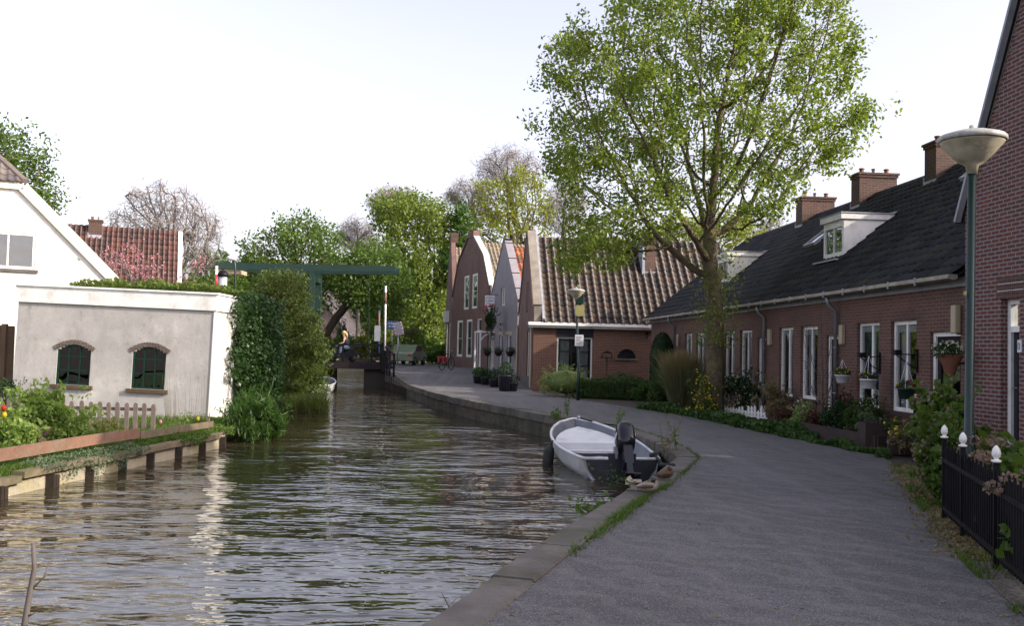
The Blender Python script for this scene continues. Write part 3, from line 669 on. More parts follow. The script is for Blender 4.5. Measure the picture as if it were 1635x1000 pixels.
# skylights
def skylight(px, py, y, w=.8, h=.9):
    s = s_at(px, py, y); T = Matrix.Translation((s, y, zroof(y)+.05)) @ Matrix.Rotation(math.atan2(upv.z, upv.y), 4, 'X')
    m = MB(T); m.box(-w/2, w/2, 0, .06, .0, .1); m.box(-w/2, w/2, h-.06, h, 0, .1); m.box(-w/2, -w/2+.06, .06, h-.06, 0, .1); m.box(w/2-.06, w/2, .06, h-.06, 0, .1)
    o = m.build('skylight', 'lead', rt); m = MB(T); m.box(-w/2+.06, w/2-.06, .06, h-.06, .03, .06); m.build('pane', 'glass', o)
skylight(1293, 400, 1.9)
skylight(1548, 330, 3.0, .7, .7)
for (a, b) in ((1262, 1317), (1350, 1415), (1466, 1538)):
    s1 = s_at(a+ (b-a)*(.3 if a < 1400 else .35), 330, RD-.6); w_ = .56
    chimney(ro, s1-w_, s1, RD-.55, RD+.6, RZ-.75, RZ+.72, 3, along='y')

# ------------------------------------------------------------------ tall brick house on the right
rb = Fr(8.72-.078*15.55, 15.55, row.th); RW = 6.6
bt = thing('brick_house', 'tall dark red brick house with bright white mortar at the right edge', 'house', rb.o, rb.th)
d0, d1 = rb.sz(1598, 600)[0], rb.sz(1627.5, 600)[0]
z1_ = rb.sz(1600, 478)[1]
m = MB(); facade(m, RW, 4.15, [(d0, d1, .3, z1_), (4.2, 5.3, .9, 2.6)])
A = 10.9; gable(m, [(0, 4.152), (RW, 4.152), (RW/2, A)])
m.box(0, .28, .302, 8, 0, 4.15); m.box(RW-.28, RW, .302, 8, 0, 4.15); m.box(0.3, RW-.3, 7.7, 7.998, 0, 4.15); m.build('wall', 'brick_right', bt)
o_ = door(bt, Matrix.Translation((0, .05, 0)), d0, d1, .3, z1_, trans=.42, leaf='black_plastic', glassy=False)
win(bt, None, 4.2, 5.3, .9, 2.6, sill='sleeper')
m = MB()
for q in range(15): x = lerp(d0-.12, d1+.12, q/15); m.box(x+.004, x+(d1-d0+.24)/15-.005, -.008, .1, z1_+.006, z1_+.34)
m.build('lintel', 'brick_row', bt)
m = MB()
for z in (z1_+.12, z1_+.23):
    for q in range(15): x = lerp(d0-.1, d1+.1, q/15); m.box(x+.02, x+.05, -.011, -.0085, z, z+.012)
m.build('mortar_stud', 'white_paint', bt)
# triangles of slanted bricks along the gable edge
for k in range(7):
    m = MB(); t0 = k/7; e = Vector((0+t0*RW/2, 0, 4.3+(A-4.3)*t0)); f = Vector(((t0+1/7)*RW/2, 0, 4.3+(A-4.3)*(t0+1/7))); n = 9
    for q in range(n):
        a = e.lerp(f, (q+.3)/n); ln = .52*(q+1)/n if q < n*.65 else .52*(n-q)/n*1.6; dd = Vector((.88, 0, -.22)); b = a+dd*ln
        m.bar((a.x+.05, -.004, a.z-.02), (b.x+.05, -.004, b.z), .012, .012)
    m.bar((e.x+.05, -.0045, e.z-.03), (f.x+.05, -.0045, f.z-.03), .012, .011); m.build('slanted_brickwork', 'grey_feather', bt)
for sx in (-1, 1):
    pass
m = MB(); hw = RW/2; m.add([(-.12, -.1, 4.0), (hw, -.1, A+.15), (hw, 8.2, A+.15), (-.12, 8.2, 4.0)], [(0, 1, 2, 3)]); m.add([(RW+.12, -.1, 4.0), (hw, -.1, A+.15), (hw, 8.2, A+.15), (RW+.12, 8.2, 4.0)], [(3, 2, 1, 0)])
m.build('roof', 'tiles_black', bt)
m = MB()
for sx in (0, 1):
    a = (-.1, 4.02) if sx == 0 else (RW+.1, 4.02)
    m.bar((a[0], -.09, a[1]), (hw, -.09, A+.12), .1, .05)
m.build('verge_board', 'lead', bt)
m = MB(); sN = rb.sz(1630, 551)[0]; m.tube([(sN, -.006, 1.93), (sN, -.03, 1.93)], .001, 8); m.bbox(sN-.05, sN+.05, -.03, -.003, 1.84, 2.03, .008); o = m.build('number_plate', 'sign_white', bt)
m = MB(); m.T = Matrix.Translation((sN, -.033, 1.935)) @ Matrix.Rotation(R(90), 4, 'X')
for a in range(12): t = a/12*6.283; t2 = (a+1)/12*6.283; m.bar((.022*math.cos(t), .05*math.sin(t), 0), (.022*math.cos(t2), .05*math.sin(t2), 0), .01, .004)
m.build('numeral', 'sign_ink', o)
nf = Fr(rb.o.x+.078*6.7, rb.o.y-6.7, row.th)
nt_ = thing('brick_house', 'red brick house out past the right edge, shading the near street', 'house', nf.o, nf.th)
m = MB(); facade(m, 16, 3.6, [(2, 3, .6, 2.3), (5, 6, .6, 2.3)]); m.box(0, .28, .302, 7, 0, 3.6); m.box(15.7, 16, .302, 7, 0, 3.6)
for xx in (0, 15.7): m.prism([(0, 3.602), (7, 3.602), (3.5, 7.3)], xx, xx+.28, 'x')
m.build('wall', 'brick_row', nt_); win(nt_, None, 2, 3, .6, 2.3); win(nt_, None, 5, 6, .6, 2.3)
m = MB(); m.prism([(-.3, 3.4), (3.5, 7.45), (7.3, 3.4), (7.3, 3.5), (3.5, 7.6), (-.3, 3.5)], -.05, 16.1, 'x'); m.build('roof', 'tiles_black', nt_)

# ------------------------------------------------------------------ cottage with the big pantile roof
cf = Fr(.95, 41, R(5)); CWd = 9.2; CD = 7.0; CE = 2.95; CR = 7.05
ct = thing('cottage', 'brick cottage with big ribbed pantile roof and clipped bushes in front', 'house', cf.o, cf.th)
a0, zt0 = cf.sz(889.5, 538); a1, _ = cf.sz(945, 605); hz0 = cf.sz(917, 607)[1]; h0, hz = cf.sz(986, 572); h1, _ = cf.sz(1015, 572)
m = MB(); facade(m, CWd, CE, [(a0, a1, hz0, zt0), (h0, h1, hz-.02, hz+.42)]); m.box(CWd-.3, CWd, .302, CD-.3, 0, CE); m.box(0, CWd, CD-.3, CD, 0, CE)
m.prism([(.3, CE), (CD, CE), (CD/2, CR)], CWd-.3, CWd, 'x')
# half-round opening filled in at its corners
for sg in (0, 1):
    for k in range(6):
        t0 = k/6; x = lerp((h0+h1)/2, h0 if sg else h1, t0); x2 = lerp((h0+h1)/2, h0 if sg else h1, t0+1/6); zc = hz+.4*math.sqrt(max(0, 1-(t0+.08)**2)); m.box(min(x, x2), max(x, x2), .002, .2, zc, hz+.421)
m.build('wall', 'brick_cottage', ct)
m = MB(); m.box(h0, h1, .1, .14, hz-.02, hz+.42); o = m.build('window', 'black_plastic', ct, label='half-round dark cellar window'); m = MB(); m.box(h0-.1, h1+.1, -.06, .05, hz-.09, hz-.025); m.build('sill', 'concrete', o)
cw_ = win(ct, None, a0, a1, hz0, zt0, mull=(), mat='white_paint', curtain=((.1, .36), (.66, .9)), fw=.07)
m = MB(); W0 = a1-a0; H0 = zt0-hz0
for q in (.055, .4, .6, .925): m.box(a0+W0*q, a0+W0*q+.05, .085, .105, hz0+.07, zt0-.07)
for q in (.05, .34, .66, .93): m.box(a0+.07, a1-.07, .088, .1, hz0+H0*q-.02, hz0+H0*q+.02)
m.build('glazing_bar', 'black_plastic', cw_)
m = MB(); m.box(a0-.03, a1+.03, -.02, .1, zt0+.005, CE-.13); m.build('lintel', 'black_plastic', ct)
m = MB(); m.box(-.25, CWd, -.32, -.02, CE-.12, CE+.02); m.box(-.2, CWd, -.2, -.003, CE-.22, CE-.122); m.build('gutter', 'white_paint', ct)
GT = Matrix.Rotation(R(-90), 4, 'Z') @ Matrix.Translation((-CD, -.0, 0))    # frame of the gable wall facing the canal
gf = Fr(*(cf.M @ Vector((0, CD, 0))).xy, cf.th-R(90))
GT = cf.I @ gf.M
m = MB(GT)
q0 = gf.sz(836, 590)[0]; q1 = gf.sz(846, 590)[0]; q0 = 4.3; q1 = 5.3
facade(m, CD-.002, CE, [(q0, q1, .55, 2.6)]); gable(m, [(0, CE+.002), (CD-.002, CE+.002), (CD/2+.25, CR+.1), (CD/2-.25, CR+.1)]); m.box(CD/2-.3, CD/2+.3, -.01, .32, CR+.1, CR+.38); m.build('gable_wall', 'brick_big', ct)
m = MB(GT)
m.box(-.03, CD+.01, -.03, -.003, 0, .5); m.build('plinth', 'concrete', ct)
win(ct, GT, q0, q1, .55, 2.6, mull=(.5,), curtain=((.1, .9),)); m = MB(GT); m.box(q0-.1, q1+.1, -.02, .05, 2.61, 2.85); m.build('window_head', 'concrete', ct)
win(ct, GT @ Matrix.Translation((0, -.08, 0)), 3.9, 4.5, 3.5, 4.9, mat='dark_wood', mull=())
m = MB(GT)                                # parapet slabs running up the gable
for sx in (0, 1):
    a = Vector((CD+.05 if sx == 0 else -.05, .16, CE+.75)); b = Vector((CD/2+(.28 if sx == 0 else -.28), .16, CR+.3)); m.bar(a, b, .38, .12)
m.box(CD-.42, CD+.03, .02, .34, CE-.1, CE+.85); m.build('parapet', 'parapet_stone', ct)
m = MB(GT); m.bar((CD+.2, .42, CE+.1), (CD/2, .42, CR+.25), .1, .18); m.build('flashing', 'lead', ct)
m = MB(GT); m.tube([(CD-.15, -.08, .1), (CD-.15, -.08, 3.0)], .05, 8); m.tube([(.35, -.08, .1), (.35, -.08, 2.9)], .05, 8); m.build('drainpipe', 'beige_plastic', ct)
cup = Vector((0, CD/2+.25, CR-CE+.1)); cs = cup.length
cro = pantiles('roof', 'tiles_cottage', ct, Matrix(), (.4, -.25, CE-.02), (1, 0, 0), cup, CWd-.3, cs-.03, .34, .36, .07, .04)
m = MB(); m.add([(.3, CD/2, CR+.02), (CWd, CD/2, CR+.02), (CWd, CD+.25, CE-.05), (.3, CD+.25, CE-.05)], [(3, 2, 1, 0)]); m.add([(.3, -.15, CE-.02), (CWd, -.15, CE-.02), (CWd, CD/2, CR-.02), (.3, CD/2, CR-.02)], [(3, 2, 1, 0)]); m.build('roof_slope', 'tiles_cottage', ct)
cx = cf.sz(1046, 400)[0]*1.05
chimney(cro, cx-.25, cx+.25, 2.0, 2.6, 5.0, 7.15, 1); m = MB(); m.box(cx-.42, cx-.3, 1.8, 3.2, 4.95, 7.0); m.build('flashing', 'lead', cro)
m = MB(); bx, bz = cf.sz(1033, 522); m.box(bx-.02, bx+.02, -.03, -.002, 2.35, 2.75); m.box(bx-.1, bx+.1, -.03, -.002, 2.55, 2.59); m.build('wall_anchor', 'black_metal', ct)

# ------------------------------------------------------------------ canal-side gables beyond the cottage
def canalhouse(name, label, A_, B_, z0, walls, wallm, apex, sh, ez, holes, roofm, depth, roofmat2=None):
    """A_ near corner, B_ far corner (x,y); sh = list of (fraction from far, z) gable outline between the eaves"""
    L = math.dist(A_, B_); th = math.atan2(A_[1]-B_[1], A_[0]-B_[0]); f = Fr(B_[0], B_[1], th, z0)
    t = thing(name, label, 'house', f.o, th)
    m = MB(); facade(m, L, ez, [h for h in holes if h[3] < ez]); 
    up_h = [h for h in holes if h[3] >= ez]
    out = [(0, ez+.002)]+[(L, ez+.002)]+[(L*a, z) for a, z in reversed(sh)]
    if up_h:                               # tall openings above the eaves: build the upper wall around them
        zt = max(h[3] for h in up_h); zb = ez+.002
        def wid(z):
            pts = [(0, ez)]+[(L*a, zz) for a, zz in sh]+[(L, ez)]; xs = []
            for (x0, a), (x1, b) in zip(pts, pts[1:]):
                if (a-z)*(b-z) <= 0 and a != b: xs.append(x0+(x1-x0)*(z-a)/(b-a))
            return min(xs), max(xs)
        a, b = wid(zt+.05); a2, b2 = 0, L
        xl = min(h[0] for h in up_h)-.05; xr = max(h[1] for h in up_h)+.05
        facade(m, xr, zt+.05, up_h, .3, zb, xl)
        left = [(0, zb), (xl, zb), (xl, zt+.05), (a, zt+.05)]+[(L*q, z) for q, z in reversed(sh) if z < zt+.05 and q < .5]
        right = [(L, zb)]+[(L*q, z) for q, z in reversed(sh) if z < zt+.05 and q > .5]+[(b, zt+.05), (xr, zt+.05), (xr, zb)]
        top = [(a, zt+.052), (b, zt+.052)]+[(L*q, z) for q, z in reversed(sh) if z > zt+.052]
        for pl in (left, right, top): m.prism(pl, 0.001, .3)
    else: m.prism(out, 0, .3)
    m.box(0, .28, .302, depth, 0, ez); m.box(L-.28, L, .302, depth, 0, ez); m.box(.3, L-.3, depth-.3, depth-.001, 0, ez); m.build('wall', wallm, t)
    apx = max(z for _, z in sh)
    mid = .5
    for sgn in (0, 1):
        e = L+.15 if sgn else -.15; c = L*mid
        if sgn: pantiles('roof', roofm, t, Matrix(), (L+.15, .35, ez-.02), (0, 1, 0), Vector((c-L-.15, 0, apx-.25-ez)), depth-.35, math.hypot(L-c+.15, apx-.25-ez), .25, .34, .045, .04)
        else:
            m = MB(); m.add([(-.15, .35, ez-.02), (c, .35, apx-.22), (c, depth, apx-.22), (-.15, depth, ez-.02)], [(3, 2, 1, 0)]); m.build('roof_slope', roofm, t)
    return t, f, L
def slab_path(t, pts, w, h, mat, name='parapet', y=.18):
    m = MB()
    for a, b in zip(pts, pts[1:]): m.bar((a[0], y, a[1]), (b[0], y, b[1]), w, h)
    m.build(name, mat, t)
# grey boarded house
A_, B_ = (.28, 48.1), (-1.32, 54.7); L = math.dist(A_, B_)
gh, ghf, L = canalhouse('guest_house', 'mauve grey boarded gable house with round-topped sign and potted plants', A_, B_, .2, None, 'grey_boards', 0, [(.02, 4.2), (.46, 7.45), (.54, 7.45), (.98, 4.2)], 3.9,
    [(.45, 1.35, .0, 2.3), (2.7, 3.75, .35, 2.35), (4.6, 5.7, .35, 2.35), (2.9, 3.9, 3.95, 4.95)], 'tiles_orange', 6)
door(gh, None, .45, 1.35, 0, 2.3, leaf='grey_boards')
for a, b in ((2.7, 3.75), (4.6, 5.7)): win(gh, None, a, b, .35, 2.35, mull=(), bars=(.5,), sill='sleeper', glass='glass'); m = MB(); m.box(a-.05, b+.05, -.03, .05, 2.36, 2.5); m.build('lintel', 'beige_plastic', gh)
win(gh, None, 2.9, 3.9, 3.95, 4.95, mull=(.5,), curtain=((.1, .3), (.7, .9)))
m = MB()
for k in range(34): m.box(.02, L-.02, -.014, -.002, .1+k*.12+.105, .1+k*.12+.118) if k*.12 < 3.7 and not (.2 < k*.12 < 2.4) else None
m.build('board_strip', 'grey_boards', gh)  # thin raised strips in the same colour as the boards
sp_ = [(L+.05, 3.75), (L+.02, 4.35), (L*.54, 7.5)]; slab_path(gh, [(L+.12, 4.1), (L*.53, 7.52)], .42, .08, 'grey_boards'); slab_path(gh, [(-.12, 4.1), (L*.47, 7.52)], .42, .08, 'grey_boards'); m = MB(); m.box(L*.46, L*.54, .0, .36, 7.45, 7.62); m.build('finial_block', 'dark_wood', gh)
m = MB()
for q in (.2, .45, .7, .97): p = Vector((L+.12, .17, 4.1)).lerp(Vector((L*.53, .17, 7.52)), q-.03); m.bar(p+Vector((0, -.22, .05)), p+Vector((0, .22, .05)), .05, .06)
m.build('slab_joint', 'dark_wood', gh)
m = MB(); pts = [(.3, 0, 2.55), (.3, -.5, 2.5), (.3, -.85, 2.3), (.3, -.9, 0)]; m.box(.2, 1.7, -.9, -.0, 2.48, 2.56); m.bar((.25, -.85, 0), (.25, -.85, 2.5), .09); m.bar((1.65, -.85, 0), (1.65, -.85, 2.5), .09)
m.tube([(1.65, -.85, 2.0), (1.6, -.6, 2.3), (1.5, -.2, 2.45)], .04, 6); m.build('porch', 'white_paint', gh)
# sign above the plant, hanging from the wall
sc_, zc_ = ghf.sz(794.5, 483)
si = thing('hanging_sign', 'white guest house sign with arched blue lettering and red flowers', 'sign', ghf.M @ Vector((sc_, -.45, zc_)), R(-4))
T = Matrix(); m = MB(); m.bbox(-.27, .27, -.02, .02, -.38, .38, .008); m.build('sign_board', 'sign_white', si)
m = MB()
for k in range(12): a = math.pi*(k+.5)/12; m.bar((.2*math.cos(a)-.016, -.024, .16+.14*math.sin(a)), (.2*math.cos(a)+.016, -.024, .16+.14*math.sin(a)), .008, .03)
m.box(-.04, .04, -.026, -.021, .2, .24); m.box(-.1, .1, -.026, -.021, .14, .158)
for a, b in ((-.21, -.14), (-.1, -.04), (-.03, .02), (.03, .09), (.1, .19)): m.box(a, b, -.026, -.021, .04, .085)
m.box(-.2, .1, -.026, -.021, -.06, -.04); m.box(-.08, .16, -.026, -.021, -.3, -.2); m.box(-.18, -.15, -.026, -.021, -.2, -.1); m.build('lettering', 'sign_ink', si)
m = MB(); m.lathe([(.02, 0), (.1, .01), (.11, .03), (.02, .04)], 10); m.T = Matrix()
m.v = [(x-.21, -.024-z, y-.29) for x, y, z in m.v]; m.build('flower_emblem', 'sign_red', si); m = MB(); m.lathe([(.02, 0), (.08, .01), (.09, .03), (.02, .04)], 10); m.v = [(x+.17, -.024-z, y-.17) for x, y, z in m.v]; m.build('flower_emblem', 'sign_red', si)
m = MB(); m.bar((-.3, 0, .42), (.75, .1, .42), .03); m.bar((-.2, 0, .38), (-.2, 0, .42), .015); m.bar((.2, 0, .38), (.2, 0, .42), .015); m.build('bracket', 'black_metal', si)
# big dark gable
A_, B_ = (-1.4, 54.9), (-3.98, 62.6); L = math.dist(A_, B_)
S = lambda px: Fr(B_[0], B_[1], math.atan2(A_[1]-B_[1], A_[0]-B_[0]), .28).sz(px, 560)[0]
ups = [(S(738.5), S(746.5), 3.95, 6.1), (S(751.5), S(760), 3.95, 6.1)]
lows = [(S(729), S(738), .95, 3.3), (S(744), S(753), .95, 3.3), (S(760), S(768), .1, 3.3)]
bh, bhf, L = canalhouse('gabled_house', 'large brown brick house with tall white windows and kinked gable', A_, B_, .28, None, 'brick_big', 0, [(.0, 4.9), (.17, 7.1), (.44, 8.45), (.56, 8.45), (.83, 7.1), (1.0, 4.9)], 3.7, ups+lows, 'tiles_big', 8)
for a, b, c, d in ups+lows[:2]: win(bh, None, a, b, c, d, mull=(), bars=(.5,), fw=.14, d0=.02, curtain=((.3, .7),) if c < 2 else None)
door(bh, None, *lows[2][:2], .1, 3.3, trans=.7, leaf='dark_wood')
m = MB(); m.box(L*.42, L*.58, -.02, .4, 8.45, 8.85); m.build('finial_block', 'brick_big', bh)
slab_path(bh, [(L+.1, 4.4), (L+.05, 5.2), (L*.83+.1, 7.15), (L*.57, 8.5)], .36, .1, 'parapet_light'); slab_path(bh, [(-.05, 4.9), (L*.17-.1, 7.15), (L*.43, 8.5)], .5, .08, 'brick_big')
# far end house
A_, B_ = (-4.02, 63.0), (-4.95, 70.3); L = math.dist(A_, B_)
fh, fhf, L = canalhouse('end_house', 'narrow brown brick house at the far end of the gabled row', A_, B_, .3, None, 'brick_big', 0, [(.02, 5.4), (.4, 8.9), (.6, 8.9), (.98, 5.4)], 4.5, [(1.5, 2.6, .8, 3.2), (4.6, 5.7, .8, 3.2)], 'tiles_big', 7)
win(fh, None, 1.5, 2.6, .8, 3.2, fw=.12, d0=.02); win(fh, None, 4.6, 5.7, .8, 3.2, fw=.12, d0=.02); m = MB(); m.box(L*.4, L*.6, -.02, .5, 8.9, 9.6); m.build('finial_block', 'brick_chimney', fh)
m = MB(); m.box(3.0, 4.2, -.35, -.0, 3.3, 4.1); m.build('awning', 'white_paint', fh)

# ------------------------------------------------------------------ left bank buildings
of = Fr(at(22, 560, 24.4).x, 24.4, R(-1.0)); of.M = of.M @ Matrix.Rotation(R(1.45), 4, 'Y'); of.I = of.M.inverted(); OW = of.sz(339, 560)[0]; OT = of.sz(28, 453)[1]-.05; OB = -.5
ot = thing('outhouse', 'grey rendered flat-roofed outhouse with two arched green windows at the water', 'outhouse', (of.o.x, of.o.y, 0), of.th); ot.rotation_euler = (0, R(1.45), of.th)
hl = []
for (a, b, top, bot) in ((90, 144, 553, 618), (210.5, 264, 557, 625)):
    s0, z = of.sz(a, (top+bot)/2); s1, _ = of.sz(b, (top+bot)/2); _, zb = of.sz((a+b)/2, bot-3); _, zt = of.sz((a+b)/2, top-3); hl.append((s0, s1, zb, zt))
m = MB(); facade(m, OW, OT-.42, hl, .3, OB); m.build('wall', 'grey_render', ot)
OD = 4.6
m = MB(); m.box(OW-.3, OW, .302, OD, OB, OT-.42); m.box(0, .3, .302, OD, OB, OT-.42); m.box(.3, OW-.3, OD-.3, OD-.002, OB, OT-.42)
m.box(OW-.012, OW+.02, -.025, .3, OB, OT-.42); m.build('end_wall', 'white_render', ot, label='bright white rendered end wall facing the canal')
m = MB(); m.box(-.06, OW+.06, -.06, OD+.06, OT-.418, OT); m.box(-.1, OW+.1, -.1, OD+.1, OT+.002, OT+.05); m.build('fascia', 'white_paint', ot)
for i, (s0, s1, zb, zt) in enumerate(hl):
    rise = .14; W = s1-s0; cxx = (s0+s1)/2
    def arc(s): return zt-rise*((s-cxx)/(W/2))**2
    m = MB()
    for k in range(10):                     # fill above the segmental arch
        a = lerp(s0, s1, k/10); b = lerp(s0, s1, (k+1)/10); z = min(arc(a), arc(b)); m.box(a, b, .004, .28, z, zt+.001) if z < zt-.004 else None
    m.build('wall', 'grey_render', ot)
    m = MB(); n = 15
    for k in range(n):
        a = lerp(s0-.05, s1+.05, k/n); b = lerp(s0-.05, s1+.05, (k+1)/n); za, zb2 = arc(a)+.0, arc(b)+.0; sl_ = -2*rise*(((a+b)/2-cxx)/(W/2))/(W/2)
        nx = -sl_; ln = math.hypot(1, nx); ux, uz = -sl_/ln*0+ (-sl_)/ln*-1*-1, 1/ln
        ux = -sl_/ln*-1 if False else -sl_/ln
        m.add([(a+.005, -.02, za), (b-.005, -.02, zb2), (b-.005+ux*.12, -.02, zb2+uz*.12), (a+.005+ux*.12, -.02, za+uz*.12), (a+.005, .1, za), (b-.005, .1, zb2), (b-.005+ux*.12, .1, zb2+uz*.12), (a+.005+ux*.12, .1, za+uz*.12)],
              [(0, 1, 2, 3), (7, 6, 5, 4), (0, 4, 5, 1), (1, 5, 6, 2), (2, 6, 7, 3), (3, 7, 4, 0)])
    m.build('brick_arch', 'brick_arch', ot)
    m = MB(); fw = .05; d = .03
    m.box(s0, s0+fw, d, d+.06, zb, zt-rise); m.box(s1-fw, s1, d, d+.06, zb, zt-rise); m.box(s0, s1, d+.002, d+.06, zb, zb+fw)
    for k in range(8):
        a = lerp(s0, s1, k/8); b = lerp(s0, s1, (k+1)/8); m.bar((a, d+.03, arc(a)-.02), (b, d+.03, arc(b)-.02), .055, .05)
    for q in (1/3, 2/3): m.box(s0+W*q-.014, s0+W*q+.014, d+.004, d+.05, zb+fw, arc(s0+W*q)-.02)
    for q in (.36, .7): m.box(s0+fw, s1-fw, d+.008, d+.046, zb+(zt-zb)*q-.014, zb+(zt-zb)*q+.014)
    o = m.build('window', 'window_green', ot)
    g = MB(); g.prism([(s0+fw, zb+fw), (s1-fw, zb+fw)]+[(lerp(s1-fw, s0+fw, k/8), arc(lerp(s1-fw, s0+fw, k/8))-.03) for k in range(9)], d+.028, d+.03); g.build('pane', 'glass_dark', o)
    m = MB(); m.box(s0-.1, s1+.1, -.07, .09, zb-.1, zb-.005); m.build('sill', 'brown_wood', o)
    if i == 0: m = MB(); m.add([(s0+W*.6, .2, zb+.02), (s0+W*.95, .2, zb+.02), (s0+W*.72, .2, zb+.42)], [(0, 1, 2)]); m.build('blue_cloth', 'blue_cloth', ot)
    else: m = MB(); m.box(s0+W*.35, s0+W*.62, .2, .3, zb+.02, zb+.2); m.build('blue_cloth', 'blue_cloth', ot); m = MB(); m.lathe([(.02, 0), (.09, .02), (.1, .08), (.03, .15)], 10, (s0+W*.2, .25, zb+.02)); m.build('red_ball', 'red_cloth', ot)
m = MB(); m.box(.3, OW-.3, 1.6, 1.7, OB, OT-.5); m.build('interior', 'dark_room', ot)

# white gabled house far left
Yw = 33.0; kn = at(38, 298, Yw); ev = at(205, 470, Yw); wf = Fr(ev.x, Yw, R(27)); 
slp = (kn.z-ev.z)/(ev.x-kn.x); hwid = kn.x-(-22.5)
wt = thing('white_house', 'white rendered house with cut-off gable behind the outhouse', 'house', (ev.x, Yw, 0), R(27))
kx, zk = wf.sz(38, 298); slp = (zk-ev.z)/(-kx); mx = kx-3.2
wa0 = wf.sz(-45, 400)[0]; wa1, wzt = wf.sz(58, 373); _, wzb = wf.sz(58, 431)
m = MB(); out = [(.3, .0), (.3, ev.z-.35), (kx, zk), (2*mx-kx, zk), (2*mx-.3, ev.z-.35), (2*mx-.3, 0)]
# wall pieces around the window
def clipx(x): return zk if x < kx else zk-(x-kx)*slp
m.prism([(wa1, 0), (.3, 0), (.3, clipx(.3)), (kx, zk), (wa1, zk)] if wa1 < kx else [(wa1, 0), (.3, 0), (.3, clipx(.3)), (wa1, clipx(wa1))], 0, .3)
m.prism([(wa0, wzt), (wa1, wzt), (wa1, clipx(wa1)), (min(kx, wa1), zk), (wa0, zk)], 0, .3); m.prism([(wa0, 0), (wa1, 0), (wa1, wzb), (wa0, wzb)], 0, .3)
m.prism([(2*mx-.3, 0), (wa0, 0), (wa0, zk), (2*mx-kx, zk), (2*mx-.3, clipx(.3))], 0, .3); m.box(.0, .3, .302, 9, 0, 1.9); m.build('wall', 'white_render', wt)
win(wt, None, wa0, wa1, wzb, wzt, mull=(.16, .56), fw=.09, d0=.03); m = MB(); m.box(wa0-.1, wa1+.1, -.07, .02, wzb-.12, wzb-.01); m.build('sill', 'concrete', wt); m = MB(); m.box(wa0, wa1, 1.2, 1.3, wzb-.5, wzt+.3); m.build('interior', 'room_grey', wt)
m = MB(); m.bar((kx-.02, -.06, zk-.02), (.55, -.06, clipx(.55)-.02), .16, .34); m.box(2*mx-kx, kx, -.14, .02, zk-.12, zk+.14); m.build('verge_board', 'cream_paint', wt)
m = MB(); m.prism([(kx, zk+.16), (.55, clipx(.55)+.16), (.55, clipx(.55)+.2), (kx, zk+.22)], .02, 9); m.build('roof_slope', 'tiles_grey', wt)
hipup = Vector((0, 2.2, 2.0)); pantiles('roof', 'tiles_grey', wt, Matrix(), (2*mx-kx, -.2, zk+.12), (1, 0, 0), hipup, 2*(kx-mx), hipup.length, .26, .34, .04, .04,
         clip=lambda c: np.abs(c[:, 0]-mx) < (kx-mx)*(1-(c[:, 2]-zk-.12)/3.3)+.05)
m = MB(); m.tube([(kx+.02, -.16, zk+.16), (lerp(kx, mx, .6), 2.0, zk+2.2)], .12, 8); m.build('hip_tile', 'tiles_grey', wt)

# brick house with pink tree in front (left background)
lf = Fr(at(90, 450, 46).x, 46, R(21)); lt = thing('tiled_house', 'house with brown-red ribbed tile roof and white verge', 'house', (lf.o.x, 46, 0), R(21)); x1 = lf.sz(284, 450)[0]
ze = 2.6; zr = ze+3.25; zr = (lf.M.inverted() @ at(200, 371, lf.o.y+x1*.36*.5+2.9)).z; x2 = lf.sz(291, 450)[0]
m = MB(); m.box(0, x1, 0, 6, 0, ze); m.build('wall', 'white_render', lt)
up = Vector((0, 3, zr-ze)); lr = pantiles('roof', 'tiles_left', lt, Matrix(), (-.5, -.3, ze), (1, 0, 0), up, x1+.5, up.length+.25, .25, .34, .05, .04)
m = MB(); m.add([(-.5, 3, zr), (x1, 3, zr), (x1, 6.3, ze), (-.5, 6.3, ze)], [(3, 2, 1, 0)]); m.add([(-.5, -.2, ze-.05), (x1, -.2, ze-.05), (x1, 3, zr-.08), (-.5, 3, zr-.08)], [(3, 2, 1, 0)]); m.build('roof_slope', 'tiles_left', lt)
m = MB(); m.prism([(-.35, 0), (6.3, 0), (6.3, ze+.1), (3.2, zr+.2), (2.8, zr+.2), (-.35, ze+.15)], x1+.005, x2, 'x'); m.build('gable_wall', 'white_render', lt, label='white gable wall with raised verge')
c0 = (lf.I @ at(143, 365, lf.o.y+3.4)).x; c1 = c0+.62; chimney(lr, c0, c1, 2.4, 3.0, zr-.8, zr+.5, 2)
T = Matrix.Translation(((lf.I @ at(203, 388, 49)).x, 2.0, lerp(ze, zr, 2.3/3.3)+.1)) @ Matrix.Rotation(math.atan2(up.z, up.y), 4, 'X'); m = MB(T); m.box(-.22, .22, -.3, .3, 0, .1); o = m.build('skylight', 'lead', lr); m = MB(T); m.box(-.17, .17, -.25, .25, .101, .11); m.build('pane', 'glass', o)
